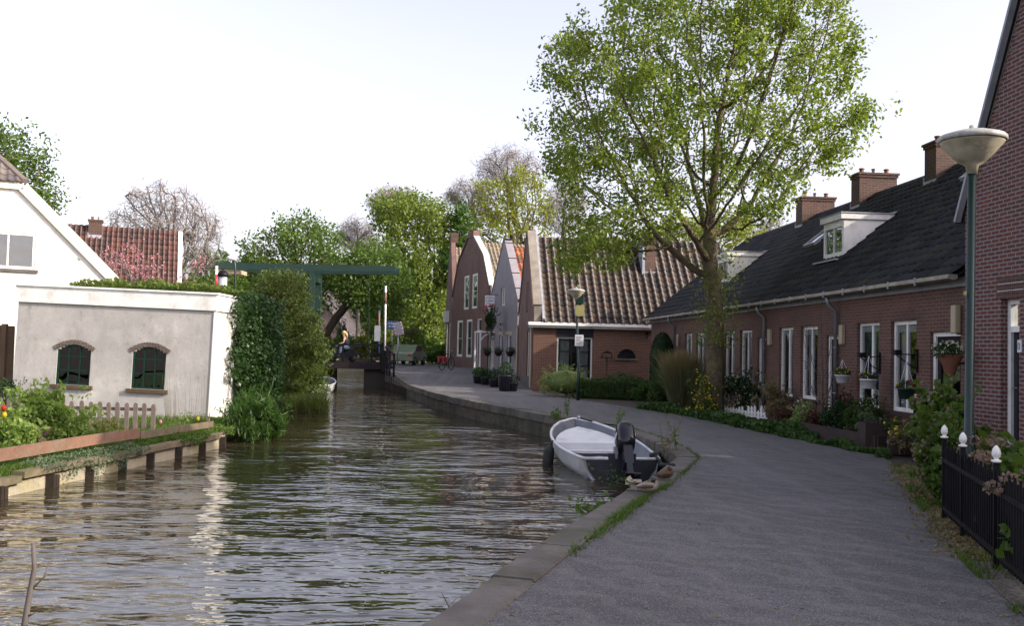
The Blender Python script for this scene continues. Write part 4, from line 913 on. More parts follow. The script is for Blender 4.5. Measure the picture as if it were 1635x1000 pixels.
# dark chimney stack and fence near it
gf2 = Fr(at(470, 560, 97).x, 97, R(0)); g2 = thing('far_house', 'distant house with sloping grey roof behind the bridge', 'house', (gf2.o.x, 97, .5))
p = [at(500, 470, 97), at(585, 541, 97)]
xx = lambda v: v.x-gf2.o.x
xl, zl = xx(at(527, 485, 97)), at(527, 485, 97).z-.5; xr_, zr2 = xx(at(562, 540, 97)), at(565, 538, 97).z-.5
xa0 = xx(at(500, 480, 97)); za = at(505, 462, 97).z-.5
m = MB(); m.prism([(xa0-5, 0), (xr_-.1, 0), (xr_-.1, zr2-.1), (xa0, za-.1), (xa0-5, zr2)], 0, .3); m.build('wall', 'pink_render', g2)
xe = xx(at(586, 541, 102)); m = MB(); m.add([(xr_, -.3, zr2), (xe+.4, 5, zr2-.05), (xx(at(540, 462, 102)), 5, za+.3), (xa0, -.3, za)], [(0, 1, 2, 3)]); m.add([(xr_, -.3, zr2-.15), (xe+.4, 5, zr2-.2), (xx(at(540, 462, 102)), 5, za+.15), (xa0, -.3, za-.15)], [(3, 2, 1, 0)]); m.build('roof', 'grey_tile_roof', g2)
m = MB(); m.box(xr_+.1, xe+.2, .5, 5, 0, zr2-.3); m.build('side_wall', 'brick_arch', g2); m = MB(); m.bar((xr_+.1, -.3, zr2-.25), (xe+.5, 4.9, zr2-.3), .2, .25); m.build('gutter', 'white_paint', g2)
m = MB(); m.box(-34, -10.5, 84.7, 84.86, -2, .42); tag(m.build('far_quay_wall', 'old_concrete'), 'pale low canal wall far beyond the bridge', 'wall')
# ------------------------------------------------------------------ left bank: retaining wall, rails, picket fence
t = thing('retaining_wall', 'yellowed concrete garden wall with dark posts and timber rails above the canal', 'retaining wall', (-7.2, 13.1, -.55))
Tl = Matrix.Translation((7.2, -13.1, .55)); m = MB(Tl)
lys = [y for y in ys if y <= 21.4]
capz = lambda y: -.33+.008*min(9, max(0, y-13))
bpt = [(xa(LB, y), y) for y in lys]
n0 = len(m.v)
for (xA, yA), (xB, yB) in zip(bpt, bpt[1:]):
    m.add([(xA-.25, yA, -2.2), (xA, yA, -2.2), (xB, yB, -2.2), (xB-.25, yB, -2.2), (xA-.25, yA, capz(yA)-.02), (xA, yA, capz(yA)-.02), (xB, yB, capz(yB)-.02), (xB-.25, yB, capz(yB)-.02)], [(1, 2, 6, 5), (4, 5, 6, 7)])
m.build('wall', 'old_concrete', t)
pys = []
for px, wd in ((6, 8), (88, 8), (150, 5), (202, 6), (247, 6), (291, 6), (329, 6), (361, 6), (-60, 8), (-130, 8)):
    # find where the bank line crosses this column
    best = min(np.arange(9, 26, .02), key=lambda y: abs((817.5+1500*xa(LB, y)/y)-px-(-1.3*2.3)))
    y = min(float(best), 21.0); x = xa(LB, y); pys.append(y); wq = wd*y/1500
    m = MB(Tl); m.box(x+.01, x+.13, y-wq/2, y+wq/2, -1.7, capz(y)-.03)
    if wd == 8: m.box(x+.01, x+.12, y+wq/2+.04, y+wq/2+.13, -1.7, capz(y)-.05)
    m.build('post', 'wet_wood', t)
segs = [(-6, 13.7), (13.75, 15.6), (15.65, 18.8), (18.85, 21.3)]
for i, (ya, yb) in enumerate(segs):
    m = MB(Tl); n = max(2, int((yb-ya)/1.5)); dz = (0, .05, .02, .0)[i]
    for k in range(n):
        a = ya+(yb-ya)*k/n; b = ya+(yb-ya)*(k+1)/n; m.bar((xa(LB, a)-.02, a, capz(a)+dz+rng.uniform(-.01, .01)), (xa(LB, b)-.02, b, capz(b)+dz), .22, .1)
    m.build('cap_rail', 'weathered_wood', t)
t = thing('board_rail', 'long reddish board rail on short stakes above the bank', 'rail', (-8.3, 15, -.3)); Tr = Matrix.Translation((8.3, -15, .3))
m = MB(Tr)
def brail(px, py): return gp(px, py, .02)
zt = lambda px, py: 0
P_ = [(12.0, 735), (14.6, 724), (18.2, 703)]
m.bar((xa(LB, 8)-.33, 8, -.02), (xa(LB, 13.4)-.33, 13.4, .0), .04, .19); m.bar((xa(LB, 13.4)-.33, 13.4, .0), (xa(LB, 16)-.33, 16, .01), .04, .185); m.bar((xa(LB, 16)-.33, 16, .01), (xa(LB, 17.6)-.31, 17.6, .0), .04, .18); m.build('board', 'red_wood', t)
m = MB(Tr); m.bar((xa(LB, 17.6)-.28, 17.6, -.04), (xa(LB, 20.9)-.28, 20.9, -.08), .04, .13); m.build('board', 'weathered_wood', t)
for y in (10.5, 13.3, 14.8, 17.4, 19.3, 20.7): m = MB(Tr); m.box(xa(LB, y)-.41, xa(LB, y)-.355, y-.035, y+.035, -.45, .06); m.build('stake', 'weathered_wood', t)
# picket fence
pf = thing('picket_fence', 'weathered grey-brown picket fence standing in front of the outhouse', 'fence', (-9.5, 20.6, -.4)); Tp = Matrix.Translation((9.5, -20.6, .4))
for i, px in enumerate([-45, -30, -15, 1, 15, 30, 44, 58, 73, 87, 101, 115, 131, 146, 160, 174, 188, 203, 217, 231, 245.5]):
    p = at(px, 638+px*.03, 20.5); zt_ = .42-.0002*px+rng.uniform(-.01, .01); m = MB(Tp); x = p.x; ww = .045
    m.prism([(x-ww, -.32), (x+ww, -.32), (x+ww, zt_-.05), (x+ww*.6, zt_-.01), (x, zt_), (x-ww*.6, zt_-.01), (x-ww, zt_-.05)], 20.48, 20.51); m.build('picket', 'fence_wood', pf)
m = MB(Tp); xL, xR = at(-50, 640, 20.5).x, at(249, 640, 20.5).x; m.box(xL, xR, 20.515, 20.55, .2, .27); m.box(xL, xR, 20.515, 20.55, -.18, -.11); m.build('rail', 'fence_wood', pf)
# brown board fence and red shed edge left of the outhouse
bf = thing('board_fence', 'tall brown board fence beside the left end of the outhouse', 'fence', (-13.8, 24.8, -.4)); Tb = Matrix.Translation((13.8, -24.8, .4))
m = MB(Tb)
for k in range(14):
    x = -16.6+k*.25; m.box(x, x+.235, 24.8, 24.83, .55, 2.05)
m.build('boards', 'brown_wood', bf); m = MB(Tb); m.box(-13.42, -13.3, 24.72, 24.84, -.4, 2.1); m.box(-16.6, -13.3, 24.76, 24.799, 1.98, 2.06); m.build('post', 'brown_wood', bf)
m = MB(); m.box(-17, -13.2, 25.1, 25.3, -.4, .5); tag(m.build('garden_wall', 'white_render'), 'low white wall under the brown board fence', 'wall')
shrub('bush', 'dark bare-twigged bush before the low white wall', (at(8, 605, 23.5).x, 23.5, .25), (.55, .4, .5), 1500, .07, 'leaf_dark')

# ------------------------------------------------------------------ drawbridge
db = thing('drawbridge', 'dark green counterbalanced drawbridge over the end of the canal', 'bridge', (-9, 53, 0)); Td = Matrix.Translation((9, -53, 0))
bx0, bx1 = at(345, 425, 52.6), at(632, 431, 52.6)
for yy in (52.6, 54.4):
    m = MB(Td); zl = bx0.z+.0; zr_ = bx1.z; m.T = Td
    m.prism([(bx0.x, zl-.16), (bx0.x, zl+.2), (bx1.x, zr_+.2), (bx1.x, zr_-.12), ((bx0.x+bx1.x)/2, (zl+zr_)/2-.2)], yy-.12, yy+.12); m.build('balance_beam', 'bridge_green', db)
    px_ = at(499, 440, 52.6).x
    m = MB(Td); m.box(px_-.15, px_+.15, yy-.15, yy+.15, .2, zl-.2); m.build('portal_post', 'bridge_green', db)
    m = MB(Td); 
    for q in (588, 611):
        xq = at(q, 500, yy).x; m.tube([(xq, yy, zl-.2), (xq+.1, yy, .8)], .02, 5)
    m.build('lifting_rod', 'dark_green', db)
m = MB(Td); m.box(px_-.14, px_+.14, 52.76, 54.24, bx0.z-.75, bx0.z-.45); m.box(bx0.x+.1, bx0.x+.4, 52.73, 54.27, bx0.z-.15, bx0.z+.1); m.build('cross_beam', 'bridge_green', db)
m = MB(Td); m.box(bx0.x-.05, bx0.x+1.3, 52.8, 54.2, bx0.z-.4, bx0.z-.18); m.build('counterweight', 'beige_plastic', db)
DX0, DX1 = -15.0, -7.15
m = MB(Td); m.box(DX0, DX1, 52.3, 56.4, .66, .8); m.box(DX0, DX1, 52.2, 52.45, .48, .84); m.box(DX0, DX1, 56.25, 56.5, .48, .84); m.build('deck', 'dark_wood', db)
for yy in (52.3, 56.35):
    m = MB(Td); m.box(DX0, DX1, yy-.04, yy+.04, 1.78, 1.87); m.box(DX0, DX1-.6, yy-.03, yy+.03, 1.27, 1.34); m.build('rail', 'black_metal', db)
    for xq in (-14, -12.4, -10.9, -9.35, -7.75, -7.25): m = MB(Td); m.box(xq-.05, xq+.05, yy-.05, yy+.05, .845, 1.78); m.build('rail_post', 'black_metal', db)
m = MB(Td); m.bbox(-7.2, -6.85, 52.1, 52.45, .3, 2.0, .04); m.build('end_post', 'black_metal', db)
m = MB(Td); m.bar((-7.0, 52.2, 1.85), (-6.0, 48.3, 1.35), .1); m.bar((-7.0, 52.2, 1.3), (-6.0, 48.3, .85), .07)
for q in (.3, .55, 1.0): m.box(-7+q-.05, -7+q+.05, 52.2-3.9*q-.05, 52.2-3.9*q+.05, .2, 1.9-.5*q)
m.build('side_railing', 'black_metal', db)
for xa_, xb_ in ((-8.2, -6.9), (-12.5, -10.35)): m = MB(Td); m.box(xa_, xb_, 52.6, 56.2, -2, .47); m.build('abutment', 'wet_wood', db)
m = MB(Td)
for k in range(4): m.box(-10.3+k*.13, -10.22+k*.13, 52.9, 53.0, -2, .3-.03*k)
m.build('fender_pile', 'wet_wood', db)
def rodthing(name, label, cat, px, pyt, pyb, Y, r, mat, bands=None, bmat=None):
    a = at(px, pyt, Y); b = at(px, pyb, Y); x = (a.x+b.x)/2; t = thing(name, label, cat, (x, Y, b.z)); m = MB(); m.tube([(0, 0, 0), (a.x-x, 0, a.z-b.z)], r, 8); m.build('pole', mat, t, True)
    for q0, q1 in bands or []: m = MB(); h = a.z-b.z; m.tube([(0+(a.x-x)*q0, 0, h*q0), ((a.x-x)*q1, 0, h*q1)], r*1.05, 8); m.build('band', bmat, t, True)
    return t, a, b
rodthing('barrier_post', 'upright white barrier arm with red bands at the bridge end', 'barrier', 616, 457, 560, 51.5, .05, 'white_paint', [(.72, .9)], 'red_wood')
q_, a, b = rodthing('barrier_light', 'narrow dark red warning post with a blue-grey plate beside the bridge', 'signal post', 605.5, 496, 565, 57, .06, 'sign_blue', [(.45, .95)], 'red_wood'); m = MB(); m.box(-.28, .08, -.08, -.06, .75, 1.7); m.build('plate', 'lead', q_)
q_, a, b = rodthing('street_sign', 'blue rectangular direction sign on a grey post behind the bridge', 'sign', 626, 520, 566, 58, .04, 'zinc'); h = a.z-b.z; m = MB(); m.bbox(-.35, .38, -.06, -.02, h-.25, h+.28, .01); o = m.build('sign_board', 'sign_blue', q_)
m = MB(); [m.box(x0_, x0_+.1, -.065, -.061, h+.1, h+.15) for x0_ in (-.25, -.1, .05, .2)]; [m.box(x0_, x0_+.12, -.065, -.061, h-.08, h-.03) for x0_ in (-.22, -.04, .14)]; m.build('lettering', 'sign_white', o)
q_, a, b = rodthing('traffic_mirror', 'tilted square traffic mirror with red and white border on a pole', 'mirror', 635.5, 535, 582, 55, .045, 'zinc'); h = a.z-b.z
T = Matrix.Translation((0, -.08, h+.35)) @ Matrix.Rotation(R(-12), 4, 'Y') @ Matrix.Rotation(R(-15), 4, 'Z'); m = MB(T); m.bbox(-.28, .28, -.03, .02, -.38, .38, .02); o = m.build('mirror_frame', 'white_plastic', q_)
m = MB(T); m.box(-.2, .2, -.034, -.031, -.3, .3); m.build('mirror_glass', 'lead', o)
m = MB(T)
for k in range(4): m.box(-.27, -.21, -.0345, -.031, -.34+k*.19, -.25+k*.19); m.box(.21, .27, -.0345, -.031, -.34+k*.19, -.25+k*.19)
for k in range(3): m.box(-.18+k*.14, -.1+k*.14, -.0345, -.031, .31, .37); m.box(-.18+k*.14, -.1+k*.14, -.0345, -.031, -.37, -.31)
m.build('red_marking', 'sign_red', o)
# parked car
pc = thing('parked_car', 'pale green car parked beyond the bridge railing', 'car', (at(652, 585, 64).x, 64, .57), R(80)); m = MB()
side = [(-1.8, .3), (-1.8, .75), (-1.5, .85), (-1.2, .9), (-.75, 1.35), (.5, 1.38), (.95, .95), (1.7, .8), (1.85, .6), (1.85, .3)]
m.prism(side, -.78, .78); m.build('body', 'car_green', pc); m = MB(); m.prism([(-1.1, .92), (-.72, 1.29), (.46, 1.31), (.8, .95)], -.785, .785); m.build('window', 'glass_dark', pc)
for a in (-1.1, 1.15):
    for b in (-.7, .7): m = MB(); m.tube([(a, b-.09, .3), (a, b+.09, .3)], .3, 14); o = m.build('wheel', 'rubber', pc, True); m = MB(); m.tube([(a, b-.1, .3), (a, b+.1, .3)], .17, 10); m.build('rim', 'zinc', o)
for b in (-.6, .6): m = MB(); m.bbox(-1.83, -1.79, b-.14, b+.14, .6, .75, .01); m.build('tail_light', 'red_paint', pc)
# scooter and rider
def skin_body(name, label, cat, loc, rot, J, E_, mat):
    me = bpy.data.meshes.new(name); me.from_pydata([j[:3] for j in J], E_, []); o = bpy.data.objects.new(name, me); C.objects.link(o); me.materials.append(MATS[mat])
    sk = o.modifiers.new('skin', 'SKIN'); 
    for i, j in enumerate(J): v = me.skin_vertices[0].data[i]; v.radius = (j[3], j[3] if len(j) < 5 else j[4]); v.use_root = i == 0
    sk.use_smooth_shade = True; su = o.modifiers.new('sub', 'SUBSURF'); su.levels = 1; su.render_levels = 2
    o.location = loc; o.rotation_euler = (0, 0, rot); 
    if cat: tag(o, label, cat)
    return o
SC = Vector((at(549, 575, 54).x, 54, .8))
sc = thing('scooter', 'black motor scooter crossing the bridge', 'scooter', SC); m = MB()
m.prism([(-.35, .25), (-.3, .32), (.0, .32), (.12, .62), (.6, .72), (.75, .66), (.6, .4), (.25, .2)], -.13, .13); m.prism([(-.5, .25), (-.45, .9), (-.38, .92), (-.3, .3)], -.18, .18); m.build('body', 'engine_black', sc)
m = MB(); m.bbox(.05, .65, -.14, .14, .7, .8, .03); m.build('seat', 'rubber', sc)
for x in (-.6, .5): m = MB(); m.tube([(x, -.06, .22), (x, .06, .22)], .22, 14); m.build('wheel', 'rubber', sc, True)
m = MB(); m.tube([(-.42, -.3, 1.0), (-.42, .3, 1.0)], .02, 6); m.tube([(-.42, 0, .9), (-.42, 0, 1.0)], .03, 6); m.tube([(-.5, 0, .85), (-.6, 0, .22)], .03, 6); m.build('handlebar', 'zinc', sc)
m = MB(); m.bbox(.62, .95, -.2, .2, .8, 1.12, .05); m.build('top_box', 'black_plastic', sc)
J = [(.22, 0, .88, .13), (.16, 0, 1.1, .12), (.06, 0, 1.32, .14), (.0, 0, 1.42, .09), (-.02, 0, 1.5, .05), (-.05, 0, 1.58, .085), (-.06, 0, 1.68, .1), (-.05, 0, 1.76, .07),
     (.22, .1, .86, .1), (-.15, .14, .82, .075), (-.22, .14, .42, .055), (-.32, .14, .36, .035), (.22, -.1, .86, .1), (-.15, -.14, .82, .075), (-.22, -.14, .42, .055), (-.32, -.14, .36, .035),
     (.03, .19, 1.38, .055), (.0, .24, 1.14, .042), (-.25, .26, 1.05, .034), (-.38, .27, 1.02, .03), (.03, -.19, 1.38, .055), (.0, -.24, 1.14, .042), (-.25, -.26, 1.05, .034), (-.38, -.27, 1.02, .03)]
E_ = [(0, 1), (1, 2), (2, 3), (3, 4), (4, 5), (5, 6), (6, 7), (0, 8), (8, 9), (9, 10), (10, 11), (0, 12), (12, 13), (13, 14), (14, 15), (2, 16), (16, 17), (17, 18), (18, 19), (2, 20), (20, 21), (21, 22), (22, 23)]
pr = skin_body('person', 'blond person in black sleeveless top and jeans riding the scooter', 'person', SC, 0, J, E_, 'skin')
m = MB(); m.tube([(.22, 0, .9), (.17, 0, 1.08), (.07, 0, 1.3), (.02, 0, 1.43)], [.155, .145, .17, .1], 12); m.build('vest', 'dark_cloth', pr, True)
for sy in (1, -1): m = MB(); m.tube([(.26, sy*.09, .87), (.1, sy*.12, .86), (-.17, sy*.14, .83), (-.2, sy*.14, .62), (-.23, sy*.14, .4)], [.12, .11, .09, .07, .06], 10); m.build('trouser_leg', 'denim', pr, True)
m = MB(); m.lathe([(.02, .13), (.09, .1), (.125, .03), (.12, -.05), (.07, -.1)], 10, (-.03, 0, 1.7)); m.tube([(.04, 0, 1.72), (.12, 0, 1.6), (.14, 0, 1.4)], [.09, .075, .03], 8); m.build('hair', 'blond', pr, True)
# small white boat under the conifer
wb = thing('rowing_boat', 'small white boat moored far down the left bank', 'boat', (at(505, 605, 44).x, 44, -.55), R(95))
def hull(L, B, H, par, mo, mi, name='hull', zb=-.18, tr=.82, platform=None, rake=.25, bowrise=.25):
    ns = 15; st = []
    for i in range(ns):
        t = i/(ns-1); wv = B/2*(tr+(1-tr)*min(1, t/.4)**.7 if t < .4 else 1)*(1-max(0, (t-.4)/.6)**2.6)**.62 if t < 1 else .02
        st.append((t*L+rake*0, max(wv, .02), H+bowrise*t**2.2, zb+max(0, (t-.55)/.45)**2*(H-zb)*.75))
    def sec(x, wv, zs, zk, off, x_): return [(x_, -(wv-off), zs), (x_, -(wv-off)*.93, zs-(zs-zk)*.45), (x_, -(wv-off)*.72, zk+(zs-zk)*.16+off), (x_, 0, zk+off*1.3), (x_, (wv-off)*.72, zk+(zs-zk)*.16+off), (x_, (wv-off)*.93, zs-(zs-zk)*.45), (x_, (wv-off), zs)]
    m = MB(); V = []
    for x, wv, zs, zk in st: V += sec(x, wv, zs, zk, 0, x+(rake*(0) ))
    V = [(x+ (rake*(x/L)**3)*((z-zb)/H if H else 0), y, z) for x, y, z in V]
    F = [(7*i+k, 7*i+7+k, 7*i+8+k, 7*i+1+k) for i in range(ns-1) for k in range(6)]; F.append((6, 5, 4, 3, 2, 1, 0)); F.append(tuple(7*(ns-1)+k for k in range(7)))
    m.add(V, F); m.build(name, mo, par, True)
    m = MB(); V = []
    for x, wv, zs, zk in st: V += sec(x, max(wv, .06), zs, zk, .045, min(x+.04 if x == 0 else x, L-.06))
    V = [(x+ (rake*(x/L)**3)*((z-zb)/H if H else 0), y, z+.001) for x, y, z in V]
    F = [(7*i+1+k, 7*i+8+k, 7*i+7+k, 7*i+k) for i in range(ns-1) for k in range(6)]; F.append((0, 1, 2, 3, 4, 5, 6)); m.add(V, F); m.build('inner_hull', mi, par, True)
    m = MB(); rim = [(x+rake*(x/L)**3*((zs-zb)/H), wv, zs) for x, wv, zs, zk in st]; pts = [(x, -w_, z) for x, w_, z in rim]+[(x, w_, z) for x, w_, z in reversed(rim)]
    m.tube(pts, .032, 6); m.tube([pts[0], pts[-1]], .03, 6); m.build('gunwale', mo, par, True)
    return st
hull(3.8, 1.4, .42, wb, 'boat_white', 'boat_grey')

# ------------------------------------------------------------------ motor boat
b0 = Vector((2.0, 16.7, -.55)); b1 = Vector((1.5, 21.2, -.55)); BL = (b1-b0).length
mb = thing('motorboat', 'white open motorboat moored against the quay', 'boat', b0, math.atan2(b1.y-b0.y, b1.x-b0.x))
st = hull(BL-.2, 1.74, .38, mb, 'boat_white', 'boat_grey', zb=-.15, tr=.78, bowrise=.34)
# bow deck, seat and lockers follow the hull sides
m = MB(); top = []; bot = []
for x, wv, zs, zk in st:
    if x > .55*BL:
        top.append((x, wv-.07, zs-.13)); 
V = []
for x, wv, z in top: V += [(x, -max(wv, .01), z), (x, max(wv, .01), z)]
n = len(top); m.add(V, [(2*i, 2*i+1, 2*i+3, 2*i+2) for i in range(n-1)]); x0_, w0_, z0_ = top[0]; m.add([(x0_, -w0_, z0_), (x0_, w0_, z0_), (x0_-.01, w0_*.82, .02), (x0_-.01, -w0_*.82, .02)], [(0, 1, 2, 3)]); m.build('bow_deck', 'boat_white', mb)
m = MB(); m.box(.12, .5, -.6, .6, .26, .3); m.box(1.85, 2.0, -.05, .05, .02, .2); m.box(.12, BL*.55, -.6, .6, .0, .03); m.build('seat', 'boat_grey', mb)
m = MB(); m.box(x0_-.33, x0_-.012, -.72, .72, .2, .25); m.build('thwart', 'boat_white', mb)
m = MB(); m.prism([(-.64, .36), (-.6, .2), (-.46, .0), (0, -.1), (.46, .0), (.6, .2), (.64, .36)], -.035, -.004, 'x'); m.box(-.03, .06, -.25, .25, .3, .47); m.build('transom', 'transom', mb)
m = MB(); m.lathe([(.02, 0), (.05, .03), (.02, .08)], 8, (BL-.25, 0, .76)); m.build('cleat', 'zinc', mb)
# tilted outboard motor
om = thing('outboard_motor', 'black outboard motor tilted up on the stern of the motorboat', 'outboard motor', b0+Vector((0, 0, .5)), mb.rotation_euler.z)
TO = Matrix.Translation((-.1, -.05, .06)) @ Matrix.Rotation(R(47), 4, 'Y') @ Matrix.Rotation(R(4), 4, 'X') @ Matrix.Scale(1.06, 4)       # local: leg along -z turned backwards (-x)
m = MB(TO); vs = []
prof = [(-.02, .16, .13, 0), (.1, .21, .155, .02), (.26, .22, .16, .03), (.4, .2, .15, .02), (.48, .13, .1, .0)]
for z, rx, ry, cx_ in prof:
    for j in range(16): a = j*math.pi/8; c_, s_ = math.cos(a), math.sin(a); vs.append((cx_-.03+rx*math.copysign(abs(c_)**.6, c_), ry*math.copysign(abs(s_)**.6, s_), z))
m.add(vs, [(i*16+j, i*16+(j+1) % 16, (i+1)*16+(j+1) % 16, (i+1)*16+j) for i in range(4) for j in range(16)]+[tuple(range(15, -1, -1)), tuple(range(64, 80))]); o = m.build('cowl', 'engine_black', om, True)
m = MB(TO); m.box(-.12, .1, .157, .163, .2, .26); m.box(-.12, .1, -.163, -.157, .2, .26); m.box(-.1, .08, -.07, .07, .478, .484); m.build('cowl_stripe', 'sign_white', o)
m = MB(TO); m.prism([(-.15, -.02), (.12, -.02), (.07, -.4), (-.13, -.4)], -.075, .075); m.prism([(-.13, -.4), (.06, -.4), (.03, -.85), (-.11, -.85)], -.05, .05); m.build('leg', 'black_plastic', om)
m = MB(TO); m.prism([(-.3, -.74), (.12, -.74), (.12, -.76), (-.3, -.765)], -.12, .12); m.tube([(.13, 0, -.9), (.08, 0, -.9), (-.15, 0, -.9), (-.2, 0, -.9)], [.01, .05, .055, .035], 10); m.prism([(.06, -.93), (-.08, -.93), (-.1, -1.08)], -.012, .012); m.build('gearcase', 'black_plastic', om)
m = MB(TO)
m.tube([(-.19, 0, -.9), (-.3, 0, -.9)], [.045, .02], 8)
for k in range(3):
    a = k*2.094+.5; e1 = Vector((0, math.cos(a), math.sin(a))); e2 = Vector((0, -math.sin(a), math.cos(a))); c_ = Vector((-.235, 0, -.9))
    pts = [c_+e1*.03-e2*.03+Vector((.02, 0, 0)), c_+e1*.1-e2*.07+Vector((.04, 0, 0)), c_+e1*.15+Vector((.0, 0, 0)), c_+e1*.1+e2*.07-Vector((.04, 0, 0)), c_+e1*.03+e2*.03-Vector((.02, 0, 0))]
    m.add([tuple(p) for p in pts]+[tuple(p+Vector((.008, 0, 0))) for p in pts], [(0, 1, 2, 3, 4), (9, 8, 7, 6, 5)]+[(i, i+5, (i+1) % 5+5, (i+1) % 5) for i in range(5)])
m.build('propeller', 'prop_cream', om)
m = MB(TO); m.tube([(.1, .0, .05), (.35, .06, .02), (.55, .08, .0)], [.025, .022, .03], 8); m.build('tiller', 'rubber', om, True)
m = MB(); m.box(-.06, .12, -.13, -.09, -.12, .08); m.box(-.06, .12, .09, .13, -.12, .08); m.tube([(-.03, -.14, .03), (-.03, .14, .03)], .025, 8); m.build('clamp', 'zinc', om)
# fender and ropes
fp = at(879, 713, 18.7); m = MB(); m.tube([(0, 0, .02), (0.0, 0, -.03), (-.03, -.02, -.1), (-.07, -.05, -.6), (-.09, -.06, -.68)], [.02, .08, .11, .11, .05], 12); f_ = thing('boat_fender', 'long black fender hanging over the side of the motorboat', 'fender', fp); m.build('fender', 'rubber', f_, True); m = MB(); m.tube([(0, 0, .0), (.05, .02, .12)], .012, 5); m.build('cord', 'black_metal', f_)
def rope(pts, label, r=.018):
    p0 = Vector(pts[0]); m = MB(); m.tube([Vector(p)-p0 for p in pts], r, 5); o = m.build('mooring_rope', 'rubber', None, True); o.location = p0; tag(o, label, 'rope')
pA = b0+Vector((.62, .12, .42))
rope([pA, pA+Vector((.1, -.5, -.15)), pA+Vector((.05, -1.2, -.1)), (2.3, 14.3, .02), (2.45, 14.0, .05)], 'black mooring rope from the boat stern to the quay corner', .03)
rope([b1+Vector((0, -.25, .8)), (2.0, 21.3, .1), (2.55, 21.4, .045)], 'thin mooring rope from the boat bow to the quay')
# stern ladder / black hose shapes on the right side of the boat
m = MB(); m.tube([(0, 0, 0), (.15, -.35, .1), (.22, -.8, -.05), (.3, -1.2, -.25), (.26, -1.25, -.3)], .05, 8); o = m.build('fender', 'rubber', None, True); o.location = b0+Vector((.62, .65, .38)); tag(o, 'black rubber hose draped over the right stern of the motorboat', 'hose')

# ducks
def duck(label, loc, rot, s, bodym, headm, sleeping=False):
    J = [(-.17, 0, .07, .03), (-.1, 0, .08, .07), (0, 0, .085, .085), (.1, 0, .09, .07), (.14, 0, .13, .035)]
    if sleeping: J += [(.1, .02, .18, .04), (.05, .03, .175, .03)]
    else: J += [(.16, 0, .18, .028), (.19, 0, .215, .036)]
    J = [(x*s, y*s, z*s, r*s) for x, y, z, r in J]
    d = skin_body('duck', label, 'duck', loc, rot, J, [(i, i+1) for i in range(len(J)-1)], bodym)
    hx, hz = (.08, .18) if sleeping else (.19, .215); m = MB()
    m.lathe([(.005, -.042), (.028, -.03), (.043, 0), (.036, .024), (.01, .042)], 10, (hx, .01 if sleeping else 0, hz)); m.v = [(x*s, y*s, z*s) for x, y, z in m.v]; m.build('head', headm, d, True)
    m = MB(); dx = -1 if sleeping else 1; m.bbox(min(hx+dx*.03, hx+dx*.09), max(hx+dx*.03, hx+dx*.09), -.012, .012, hz-.012, hz+.002, .003); m.v = [(x*s, y*s, z*s) for x, y, z in m.v]; m.build('bill', 'duck_bill', d)
    m = MB(); m.tube([(.06, .06, .1), (-.05, .075, .1), (-.16, .03, .085)], [.02, .032, .008], 6); m.tube([(.06, -.06, .1), (-.05, -.075, .1), (-.16, -.03, .085)], [.02, .032, .008], 6); m.v = [(x*s, y*s, z*s) for x, y, z in m.v]; m.build('wing', 'brown_feather', d, True)
    m = MB(); m.prism([(-.15, .06), (-.25, .1), (-.25, .085), (-.16, .045)], -.03, .03); m.v = [(x*s, y*s, z*s) for x, y, z in m.v]; m.build('tail', 'white_paint' if not sleeping else bodym, d)
g_ = gp(1062, 766, .04); duck('brown female duck asleep on the quay corner', g_, R(20), .78, 'brown_feather', 'brown_feather', True)
g_ = gp(1034, 788, .04); duck('grey male duck with dark head resting on the coping stones', g_, R(5), .85, 'grey_feather', 'green_feather', True)

# ------------------------------------------------------------------ street lamps
def lamp(name, label, base, H, rh, top, lean=0, cat='street lamp', signs=True):
    t = thing(name, label, cat, base); m = MB(); m.tube([(0, 0, 0), (0, 0, 1.0), (.0, 0, 1.02), (lean, 0, H)], [.062, .06, .045, .038], 14); m.build('pole', 'dark_green', t, True)
    r = rh; m = MB(); m.lathe([(.05, H-.1), (.06, H-.02), (.12*r/.3, H+.02), (r*.62, H+.09), (r*.93, H+.205), (r*.97, H+.225)], 28, (lean, 0, 0)); m.build('lamp_shade', 'lamp_cream', t, True)
    m = MB(); m.lathe([(r*.98, H+.22), (r*1.02, H+.228), (r*1.02, H+.262), (r*.95, H+.285), (r*.55, H+.325), (.06, H+.345), (.03, H+.36), (.025, H+.39)], 28, (lean, 0, 0)); m.build('lamp_cap', 'lamp_cap', t, True)
    return t
lb = at(1547, 700, 9.3); hd = at(1552, 262, 9.3)
l1 = lamp('street_lamp', 'large street lamp with wide cream bowl in front of the dark brick house', (lb.x, 9.3, 0), hd.z, .315, 0, hd.x-lb.x)
m = MB(); m.box(-.055, -.04, -.03, .01, 2.35, 2.39); m.build('sticker', 'yellow_sign', l1)
lb = gp(923, 640); hd = at(920, 476, lb.y)
l2 = lamp('street_lamp', 'smaller street lamp carrying a white plate and a yellow plate before the cottage', (lb.x, lb.y, 0), hd.z, .3, 0, hd.x-lb.x)
zp = at(921, 544, lb.y).z; m = MB(); m.bbox(-.16, .14, -.09, -.07, zp-.2, zp+.2, .005); o = m.build('sign_plate', 'sign_white', l2)
m = MB(); [m.box(-.12, .08-.03*(k % 3), -.096, -.091, zp+.12-.05*k, zp+.135-.05*k) for k in range(6)]; m.build('lettering', 'sign_ink', o)
zp = at(921, 497, lb.y).z; m = MB(); m.bbox(-.15, .15, -.085, -.065, zp-.18, zp+.2, .005); m.build('yellow_plate', 'yellow_sign', l2); m = MB(); m.bbox(-.13, .13, -.06, .05, zp+.25, zp+.62, .02); m.build('control_box', 'dark_green', l2)
